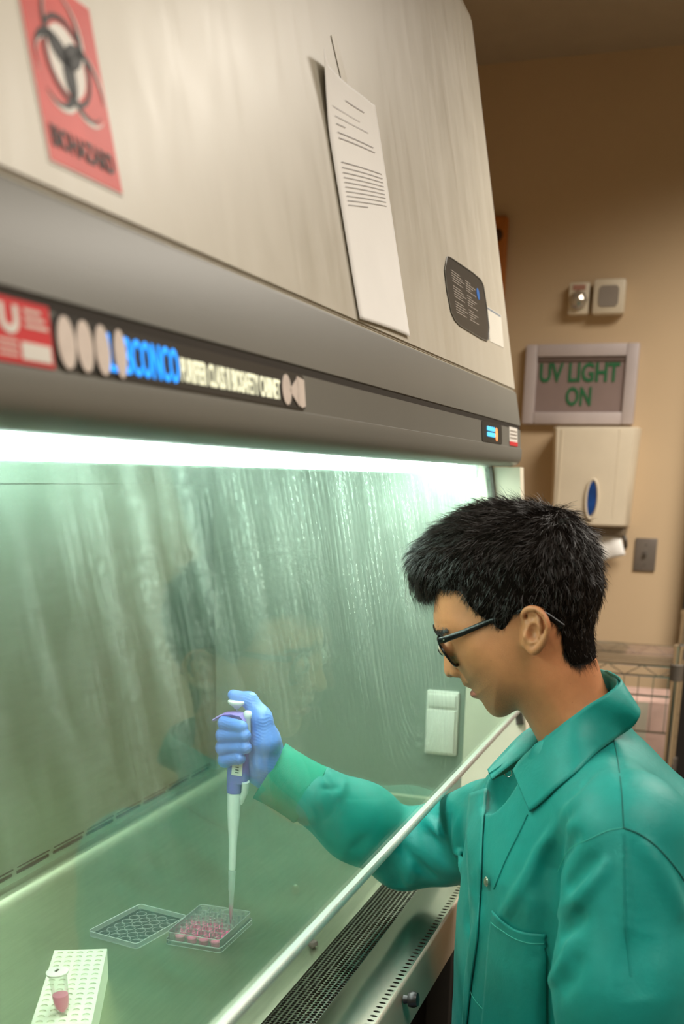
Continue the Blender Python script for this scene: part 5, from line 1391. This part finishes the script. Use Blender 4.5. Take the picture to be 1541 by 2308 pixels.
# 24 well plate
cA, cB, cC = at_z(371, 2128), at_z(497, 2149), at_z(570, 2080)
ey = (cA-cB).normalized(); exv = (cC-cB); exv = (exv-ey*exv.dot(ey)).normalized(); wy = (cA-cB).length; wx = (cC-cB).length
plt = empty('well_plate', (cB+cA+cC-cB)/2, 'clear 24-well culture plate with pink medium under the pipette tip', 'plate')
def PL(u, v, z): return cB+exv*(u*wx)+ey*(v*wy)+Vector((0, 0, z))
def ring_box(mb, u0, u1, v0, v1, z0, z1, th, r=.06, k=4):
    asp = wy/wx
    def loop(ins, z):
        P = []
        for cx, cy, a0 in ((u1-r, v0+r, -90), (u1-r, v1-r, 0), (u0+r, v1-r, 90), (u0+r, v0+r, 180)):
            for i in range(k+1):
                a_ = math.radians(a0+90*i/k); P.append(PL(cx+(r-ins/wx)*math.cos(a_), cy+(r-ins/wy)*math.sin(a_), z))
        return P
    Ls = [loop(0, z0), loop(0, z1), loop(th, z1), loop(th, z0)]; n = len(Ls[0])
    mb.grid([[Ls[q][i] for q in (0, 1, 2, 3, 0)] for i in range(n)], closed_u=True); return loop
mb = MB(); ring_box(mb, 0, 1, 0, 1, .0, .0072, .0012); mb.build('skirt', M['clear_wall'], plt)
mb = MB(); lp = ring_box(mb, .02, .98, .025, .975, .0045, .0185, .0010); mb.build('side_wall', M['clear_wall'], plt)
def edge_loop(parent, loopf, ins, z, r=.00045, name='edge_glint'):
    MB().tube([tuple(p) for p in loopf(ins, z)], r, 5, closed=True).build(name, M['edge'], parent)  # thin pale tube as a painted highlight along the edge
edge_loop(plt, lp, 0, .0185); edge_loop(plt, lp, 0, .0050)
mb_ = MB(); lp2 = ring_box(mb_, 0, 1, 0, 1, 0, .001, .001); mb_.bm.free(); edge_loop(plt, lp2, 0, .0074); edge_loop(plt, lp2, 0, .0006)
# top deck with 24 openings
wells = [(i, j) for i in range(6) for j in range(4)]
def wc(i, j): return (.02+.96*(.055+.89*(i+.5)/6), .025+.95*(.05+.90*(j+.5)/4))
V, Fc = perforated(None, .02+.96*.055, .02+.96*.945, 6, .025+.95*.05, .025+.95*.95, 4, lambda u, v, d: tuple(PL(u, v, .0182-d)), .0076/wx, .0076/wy, .001)
sheet('deck', V, Fc, M['clear'], plt)
mb = MB(); n_c = 20; rr_ = .0076
prf = [(rr_-.0003, .0012), (rr_, .0185)]
mb.lathe((0, 0, 0), prf, n_c, cap=False); mb.lathe((0, 0, 0), [(rr_-.0008, .0012), (rr_-.0008, .0018)], n_c)
mb.tube([((rr_+.0003)*math.cos(2*math.pi*i/20), (rr_+.0003)*math.sin(2*math.pi*i/20), .0190) for i in range(20)], .0004, 5, closed=True)
me_w = mb.build('well', M['well'], plt); wproto = me_w.data
mb = MB(); mb.lathe((0, 0, 0), [(rr_-.0009, .0019), (rr_-.0007, .0085), (rr_-.0014, .0080), (.0001, .0066)], 18); me_p = mb.build('pink_medium', M['pink'], plt); pproto = me_p.data
first = True
ppos = Vector(plt.location)
for i, j in wells:
    c = PL(*wc(i, j), 0); loc = c-ppos
    if first: w_o = me_w; first = False
    else:
        w_o = me_w.copy(); COL.objects.link(w_o); w_o.parent = plt
    w_o.location = loc
filled = [(i, j) for i, j in wells if i <= 2 or (i == 3 and j >= 1)]
me_p.location = PL(*wc(*filled[0]), 0)-ppos
for f_ in filled[1:]:
    o = me_p.copy(); COL.objects.link(o); o.parent = plt; o.location = PL(*wc(*f_), 0)-ppos
# lid, upside down beside the plate
cA, cB, cC = at_z(198, 2110), at_z(308, 2140), at_z(406, 2072)
ey = (cA-cB).normalized(); exv = (cC-cB); exv = (exv-ey*exv.dot(ey)).normalized(); wy = (cA-cB).length; wx = (cC-cB).length
lid = empty('plate_lid', (cA+cC)/2, 'clear plate lid lying upside down left of the well plate', 'lid')
mb = MB(); lp3 = ring_box(mb, 0, 1, 0, 1, .0, .0085, .0011); mb.build('rim', M['well'], lid)
edge_loop(lid, lp3, 0, .0086, .0005); edge_loop(lid, lp3, 0, .0006, .0005)
mb = MB(); vs = [mb.bm.verts.new(PL(u, v, .0008)) for u, v in ((.015, .015), (.985, .015), (.985, .985), (.015, .985))]; mb.bm.faces.new(vs); o = mb.build('base_sheet', M['clear'], lid, smooth=False); solidify(o, .001)
mb = MB(); mb.tube([(.0076*math.cos(2*math.pi*i/22), .0076*math.sin(2*math.pi*i/22), .0020) for i in range(22)], .00028, 5, closed=True)
rp_ = mb.build('condensation_ring', M['clear_wall'], lid); lpos = Vector(lid.location)
rp_.data.materials[0] = clear_plastic('ring_plastic', (.95, .98, .96), .45, 1.0, .05)
for k, (i, j) in enumerate(wells):
    o = rp_ if k == 0 else rp_.copy()
    if k: COL.objects.link(o); o.parent = lid
    o.location = PL(*wc(i, j), 0)-lpos
# ivory tube rack
zt = .947
q0, q1, q2, q3 = [Vector(atz(*p, zt)) for p in ((122, 2142), (240, 2142), (205, 2308), (70, 2308))]
dL = ((q3-q0).normalized()+(q2-q1).normalized()).normalized(); e2 = (q1-q0); e2 = e2-dL*e2.dot(dL); wR = e2.length; e2.normalize(); LR = .215
rck = empty('tube_rack', q0+dL*LR/2+e2*wR/2-Vector((0, 0, zt-ZT)), 'ivory plastic tube rack with a grid of holes at the lower left', 'rack')
def RK(u, v, z): return q0+e2*(u*wR)+dL*(v*LR)+Vector((0, 0, z))
V, Fc = perforated(None, .03, .97, 5, .012, .995, 16, lambda u, v, d: tuple(RK(u, v, -d)), .0044/wR, .0044/LR, .0016)
sheet('top_grid', V, Fc, M['rack'], rck)
mb = MB()
b8 = [mb.bm.verts.new(RK(u, v, z)) for z in (0, -(zt-ZT)) for u, v in ((0, 0), (1, 0), (1, 1), (0, 1))]
for i in range(4): mb.bm.faces.new((b8[i], b8[(i+1) % 4], b8[4+(i+1) % 4], b8[4+i]))
i4 = [mb.bm.verts.new(RK(u, v, 0)) for u, v in ((.03, .012), (.97, .012), (.97, .995), (.03, .995))]
for i in range(4): mb.bm.faces.new((b8[i], b8[(i+1) % 4], i4[(i+1) % 4], i4[i]))
mb.build('rack_body', M['rack'], rck, smooth=False)
mb = MB(); vs = [mb.bm.verts.new(RK(u, v, -.0018)) for u, v in ((.02, .01), (.98, .01), (.98, .998), (.02, .998))]; mb.bm.faces.new(vs); mb.build('hole_floor', M['rackhole'], rck, smooth=False)
# tube with pink liquid standing in the rack
tb = Vector(atz(141, 2282, zt+.001)); tt = Vector(atx(128, 2188, tb.x-.003)); tax = (tt-tb).normalized(); TL = (tt-tb).length
tube = empty('sample_tube', tb, 'capped clear sample tube of pink liquid standing in the ivory rack', 'tube')
r0 = .0098
MB().lathe(tb, [(.0022, -.006), (.0030, .000), (r0*.78, .006), (r0*.95, .016), (r0, TL*.6), (r0*1.04, TL*.93), (r0*1.04, TL*.955)], 24, tax, cap=False).build('tube_wall', clear_plastic('tube_polypropylene', (.99, .99, .985), .14, .35, .12), tube)
MB().lathe(tb, [(.0018, .001), (r0*.70, .0068), (r0*.88, .016), (r0*.90, .0235), (.0001, .0235)], 22, tax).build('pink_liquid', pm('pale_pink_liquid', (1.0, .20, .42), .3, var=.03), tube)
cpo = MB().lathe(tb, [(r0*1.08, TL*.93), (r0*1.28, TL*.945), (r0*1.30, TL*.985), (r0*1.1, TL*1.0), (.0001, TL*1.0)], 26, tax).build('cap', M['white'], tube)
MB().box((-.003, -.0015, 0), (.003, .0015, .0004)).build('pen_mark', M['inkblack'], cpo, loc=None).location += tt+tax*.0004

# ------------------------------------------------------------------ BACK WALL ITEMS
def wp(px, py, d=0.0): return Vector(atx(px, py, WX-d))
def wrect(pxs, d=0.0):
    q = [wp(*p, d) for p in pxs]; return min(p.y for p in q), max(p.y for p in q), min(p.z for p in q), max(p.z for p in q)
WF = WX
# illuminated style sign
yA, yB = (wp(1184, 870).y+wp(1177, 955).y)/2, (wp(1441, 780).y+wp(1428, 955).y)/2
zB, zA = wp(1300, 957).z, wp(1300, 777).z
ycl, ycr = max(yA, yB), min(yA, yB)
sgn_o = empty('warning_sign', (WX, (yA+yB)/2, zB), 'rectangular lilac framed UV LIGHT ON sign on the wall above the towel dispenser', 'sign')
fr_ = .036
mb = MB()
mb.box((WX-.028, ycr, zB), (WX-.001, ycr+fr_, zA), .004).box((WX-.028, ycl-fr_, zB), (WX-.001, ycl, zA), .004)
mb.box((WX-.028, ycr+fr_, zB), (WX-.001, ycl-fr_, zB+fr_), .003).box((WX-.028, ycr+fr_, zA-fr_), (WX-.001, ycl-fr_, zA), .003)
mb.build('frame', M['signframe'], sgn_o)
MB().box((WX-.018, ycr+fr_*.9, zB+fr_*.9), (WX-.001, ycl-fr_*.9, zA-fr_*.9)).build('panel', M['signpanel'], sgn_o, smooth=False)
MB().box((WX-.022, ycr+fr_, zA-fr_-.014), (WX-.018, ycl-fr_, zA-fr_-.001)).build('top_slot', M['dkgrey'], sgn_o, smooth=False).data.materials[0] = pm('sign_slot', (.13, .09, .075), .5)
def wall_text(body, pxL, pxR, zc, hh, x, mat, parent, bold=.002):
    ya, yb = wp(*pxL).y, wp(*pxR).y
    o = text_mesh('lettering', body, hh/.7, mat, Matrix.Identity(4), parent, .0008, 1, bold); me = o.data
    co = np.zeros(len(me.vertices)*3); me.vertices.foreach_get('co', co); co = co.reshape(-1, 3)
    w = co[:, 0].max()-co[:, 0].min(); c_ = (co[:, 0].max()+co[:, 0].min())/2; h_ = co[:, 1].max()-co[:, 1].min(); cy2 = (co[:, 1].max()+co[:, 1].min())/2
    co[:, 0] = (co[:, 0]-c_)*abs(ya-yb)/w; co[:, 1] = (co[:, 1]-cy2)*hh/h_; me.vertices.foreach_set('co', co.ravel())
    me.transform(frame((x, (ya+yb)/2, zc), (0, -1, 0), (0, 0, 1))); return o
zt1, zb1 = wp(1300, 819).z, wp(1300, 863).z; zt2, zb2 = wp(1300, 873).z, wp(1300, 916).z
wall_text('UV LIGHT', (1218, 840), (1397, 840), (zt1+zb1)/2, zt1-zb1, WX-.0195, M['greenink'], sgn_o)
wall_text('ON', (1276, 895), (1333, 895), (zt2+zb2)/2, zt2-zb2, WX-.0195, M['greenink'], sgn_o)
# towel dispenser
yl, yr = (wp(1262, 962).y+wp(1246, 1128).y)/2, (wp(1443, 962).y+wp(1424, 1184).y)/2
zt_, zb_ = wp(1340, 962, .1).z, wp(1340, 1186, .1).z
D_ = .12
dsp = empty('towel_dispenser', (WX, (yl+yr)/2, zb_), 'cream paper towel dispenser with a blue oval window below the sign', 'dispenser')
mb = MB(); tpz = zt_; hw = (yl-yr)/2; ym = (yl+yr)/2
def ringd(z, k, d0): return [(WX-.001, ym-hw*k, z), (WX-d0*.8, ym-hw*k, z), (WX-d0, ym-hw*k*.90, z), (WX-d0*1.06, ym, z), (WX-d0, ym+hw*k*.90, z), (WX-d0*.8, ym+hw*k, z), (WX-.001, ym+hw*k, z)]
mb.grid([ringd(z, k, d) for z, k, d in ((zb_, .93, D_*.9), (zb_+.006, .95, D_), (ym*0+zb_+(tpz-zb_)*.5, .97, D_), (tpz-.02, 1.02, D_*1.0), (tpz-.004, 1.03, D_*.97), (tpz, 1.0, D_*.9))])
for z, k, d in ((zb_, .93, D_*.9), (tpz, 1.0, D_*.9)):
    vs = [mb.bm.verts.new(p) for p in ringd(z, k, d)]; mb.bm.faces.new(vs)
bmesh.ops.remove_doubles(mb.bm, verts=mb.bm.verts, dist=1e-5)
mb.build('cover', M['offwhite'], dsp)
wq = aty(1332, 1122, 0); ywd = atx(1332, 1122, WX-D_*1.06); rwy, rwz = (atx(1319, 1122, WX-D_).item(1)-atx(1345, 1122, WX-D_).item(1))/2*.86, (atx(1333, 1083, WX-D_).item(2)-atx(1331, 1163, WX-D_).item(2))/2
mb = MB(); va = [mb.bm.verts.new((WX-D_*1.06-.004, ywd[1]+rwy*math.cos(2*math.pi*i/30), ywd[2]+rwz*math.sin(2*math.pi*i/30))) for i in range(30)]; mb.bm.faces.new(va)
wo = mb.build('window', M['bluewin'], dsp, smooth=False); solidify(wo, .004)
mb = MB(); mb.tube([(WX-D_*1.06-.004, ywd[1]-.002+(rwy*1.22)*math.cos(2*math.pi*i/30), ywd[2]-.004+(rwz*1.12)*math.sin(2*math.pi*i/30)) for i in range(30)], .004, 6, closed=True); mb.build('window_surround', M['offwhite'], dsp)
for ys_ in (ym+hw*.78, ym-hw*.60): MB().box((WX-D_*1.025, ys_-.0015, zb_+.03), (WX-D_*.99, ys_+.0015, tpz-.01)).build('seam', M['offwhite'], dsp, smooth=False)
zlo = wp(1340, 1207, .1).z
MB().box((WX-.09, yr+.012, zlo), (WX-.02, yl-.012, zb_+.002), .008).build('lower_tray', M['dkgrey'], dsp).data.materials[0] = pm('brown_grey_tray', (.20, .155, .105), .5)
MB().tube([(WX-.06, yr+.02, zlo+.004), (WX-.065, yr+.012, zlo-.012), (WX-.055, yr+.010, zlo-.030), (WX-.04, yr+.016, zlo-.040)], .007, 8).build('side_arm', M['dkgrey'], dsp)
twl = empty('paper_towel', tuple(wp(1385, 1225, .06)), 'white paper towel hanging out of the bottom of the towel dispenser', 'towel')
T0 = [atx(*p, WX-.07) for p in ((1340, 1206), (1398, 1206))]; T1 = [atx(*p, WX-.075) for p in ((1350, 1266), (1409, 1250))]
G = [[Vector(T0[0]).lerp(Vector(T0[1]), u).lerp(Vector(T1[0]).lerp(Vector(T1[1]), u), v)+Vector((-.012*math.sin(v*2.4)+.004*math.sin(u*6), 0, 0)) for u in [i/8 for i in range(9)]] for v in [j/8 for j in range(9)]]
mb = MB(); mb.grid(G); o = mb.build('sheet', M['paper'], twl); solidify(o, .0012)
# light switch
y0, y1, z0, z1 = wp(1478, 1250).y, wp(1429, 1250).y, wp(1452, 1287).z, wp(1452, 1213).z
swc = empty('light_switch', (WX, (y0+y1)/2, z0), 'grey metal switch plate on the wall right of the towel dispenser', 'switch')
MB().box((WX-.006, y0, z0), (WX-.0005, y1, z1), .002).build('plate', M['greyplate'], swc)
MB().box((WX-.016, (y0+y1)/2-.005, (z0+z1)/2-.004), (WX-.005, (y0+y1)/2+.005, (z0+z1)/2+.012), .002).build('toggle', M['dkgrey'], swc)
for dz in (.3, -.3): MB().lathe((WX-.0058, (y0+y1)/2, (z0+z1)/2+dz*(z1-z0)), [(.003, 0), (.003, .001), (.001, .0013)], 10, (-1, 0, 0)).build('screw', M['dkgrey'], swc)
# speaker and strobe
a_, b_, c_, d_ = wp(1341, 640), wp(1413, 640), wp(1370, 633), wp(1370, 712)
spk = empty('wall_speaker', (WX, (a_.y+b_.y)/2, d_.z), 'square cream wall speaker with grey mesh above the sign', 'speaker')
MB().box((WX-.045, b_.y, d_.z), (WX-.001, a_.y, c_.z), .008).build('case', M['offwhite'], spk)
cy2, cz2 = (a_.y+b_.y)/2, (c_.z+d_.z)/2; hw2 = (a_.y-b_.y)/2
MB().prism([(WX-.0455, cy2+p[0], cz2+p[1]) for p in rrect(-hw2*.62, hw2*.62, -hw2*.62, hw2*.62, hw2*.25)], (-.002, 0, 0)).build('mesh', M['screen'], spk, smooth=False)
a_, b_, c_, d_ = wp(1284, 665), wp(1330, 665), wp(1307, 640), wp(1307, 712)
stb = empty('alarm_strobe', (WX, (a_.y+b_.y)/2, d_.z), 'cream alarm strobe with clear faceted lens left of the wall speaker', 'alarm')
MB().box((WX-.035, b_.y, d_.z), (WX-.001, a_.y, c_.z), .006).build('case', M['offwhite'], stb)
MB().lathe((WX-.034, (a_.y+b_.y)/2, (c_.z+d_.z)/2-.006), [(.028, 0), (.027, .012), (.018, .024), (.008, .028), (.001, .028)], 8, (-1, 0, 0)).build('strobe_lens', pm('strobe_glass', (.55, .5, .42), .1, metal=.7), stb, smooth=False)
MB().box((WX-.037, b_.y+.012, c_.z-.022), (WX-.034, a_.y-.012, c_.z-.008)).build('red_print', M['red'], stb, smooth=False).data.materials[0] = pm('dull_red', (.45, .22, .16), .5)
# orange board on the wall behind the cabinet
a_, b_ = wp(1141, 560, .02), wp(1128, 488, .02)
brd = empty('wall_board', (WX, b_.y+.12, .9+.0), 'orange-brown board on the wall mostly hidden behind the cabinet', 'board')
zt3, zb3 = wp(1130, 490).z, wp(1130, 640).z
brd.location.z = zb3-.1
MB().box((WX-.03, a_.y, zb3-.1), (WX-.001, a_.y+.26, zt3), .01).build('panel', M['orange'], brd)
MB().lathe((WX-.031, a_.y+.030, zt3-.055), [(.018, 0), (.016, .006), (.010, .008), (.001, .008)], 14, (-1, 0, 0)).build('knob', pm('dark_knob', (.06, .02, .005), .5), brd)

# ------------------------------------------------------------------ WIRE SHELVING
SX = 3.02
shf = empty('wire_shelving', (SX+.2, .35, 0), 'chrome wire shelving unit against the back wall behind the person', 'shelf')
pq = atx(1515, 1600, SX)
ypost = float(pq[1]); yfar = ypost+.86; dep = .40
ztop = float(atx(1452, 1500, SX)[2])
for (x_, y_) in ((SX, ypost), (SX+dep, ypost), (SX, yfar), (SX+dep, yfar)):
    zt_p = ztop+.10 if (x_ > SX and y_ == ypost) else ztop+.05
    MB().lathe((x_, y_, 0), [(.008, 0), (.008, .03), (.0125, .035), (.0125, zt_p), (.015, zt_p), (.015, zt_p+.01), (.008, zt_p+.014)], 16).build('post', M['chrome'], shf)
def wire_shelf(z, parent):
    root_ = MB()
    # double rails with a zigzag between, four sides
    for (A, B) in (((SX, ypost), (SX, yfar)), ((SX+dep, ypost), (SX+dep, yfar)), ((SX, ypost), (SX+dep, ypost)), ((SX, yfar), (SX+dep, yfar))):
        for dz in (0, -.028): root_.tube([(A[0], A[1], z+dz), (B[0], B[1], z+dz)], .0030, 6)
        L = math.hypot(B[0]-A[0], B[1]-A[1]); n = int(L/.045)
        root_.tube([(A[0]+(B[0]-A[0])*k/n, A[1]+(B[1]-A[1])*k/n, z-(.028 if k % 2 else 0)) for k in range(n+1)], .0018, 5)
    sh_ = root_.build('shelf', M['chrome'], parent)
    for (x_, y_) in ((SX, ypost), (SX+dep, ypost), (SX, yfar), (SX+dep, yfar)):
        MB().lathe((x_, y_, z-.036), [(.0135, 0), (.0175, .002), (.0185, .044), (.0135, .046)], 14).build('collar', M['dkgrey'], sh_)
    mbw = MB()
    for k in range(13): mbw.tube([(SX+dep*(k+.5)/13, ypost, z), (SX+dep*(k+.5)/13, yfar, z)], .0014, 5)
    w_ = mbw.build('deck_wires', M['chrome'], sh_); w_['kind'] = 'stuff'
    return sh_
z2 = float(atx(1460, 1571, SX)[2]); z3 = float(atx(1480, 1655, SX)[2])
for z in (ztop, .72, .25): wire_shelf(z, shf)
# upright back basket panel of thin wires below the top shelf
bk_ = MB()
for z in (z2, z3): bk_.tube([(SX+.02, ypost, z), (SX+.02, yfar, z)], .003, 6)
for k in range(22): bk_.tube([(SX+.02, ypost+.86*(k+.5)/22, ztop-.03), (SX+.02, ypost+.86*(k+.5)/22, z3)], .0013, 5)
bk_.build('basket_side', M['chrome'], shf)
# sleeve of clear ladder rods on the near side
ld = MB()
for xx in (SX+.13, SX+.26): ld.tube([(xx, ypost-.006, .74), (xx, ypost-.006, ztop-.03)], .0035, 6)
for k in range(4): ld.tube([(SX, ypost-.006, .80+k*.07), (SX+dep, ypost-.006, .80+k*.07)], .0018, 5)
ld.build('side_ladder', M['chrome'], shf)
def shelf_box(y0, z0, sx, sy, sz, mat, lab, nm='carton'):
    b = empty(nm, (SX+.17, y0, z0), lab, 'box')
    MB().box((SX+.17-sx/2, y0-sy/2, z0), (SX+.17+sx/2, y0+sy/2, z0+sz), .004).build('box_body', mat, b)
    MB().box((SX+.17-sx/2-.001, y0-.02, z0+.01), (SX+.17-sx/2+.002, y0+.02, z0+sz-.002)).build('box_tape', M['tape'], b, smooth=False)
yb2 = float(atx(1440, 1600, SX)[1])
shelf_box(yb2, .721, .22, .16, .24, M['pinkbox'], 'pinkish cardboard box on the wire shelf behind the collar')
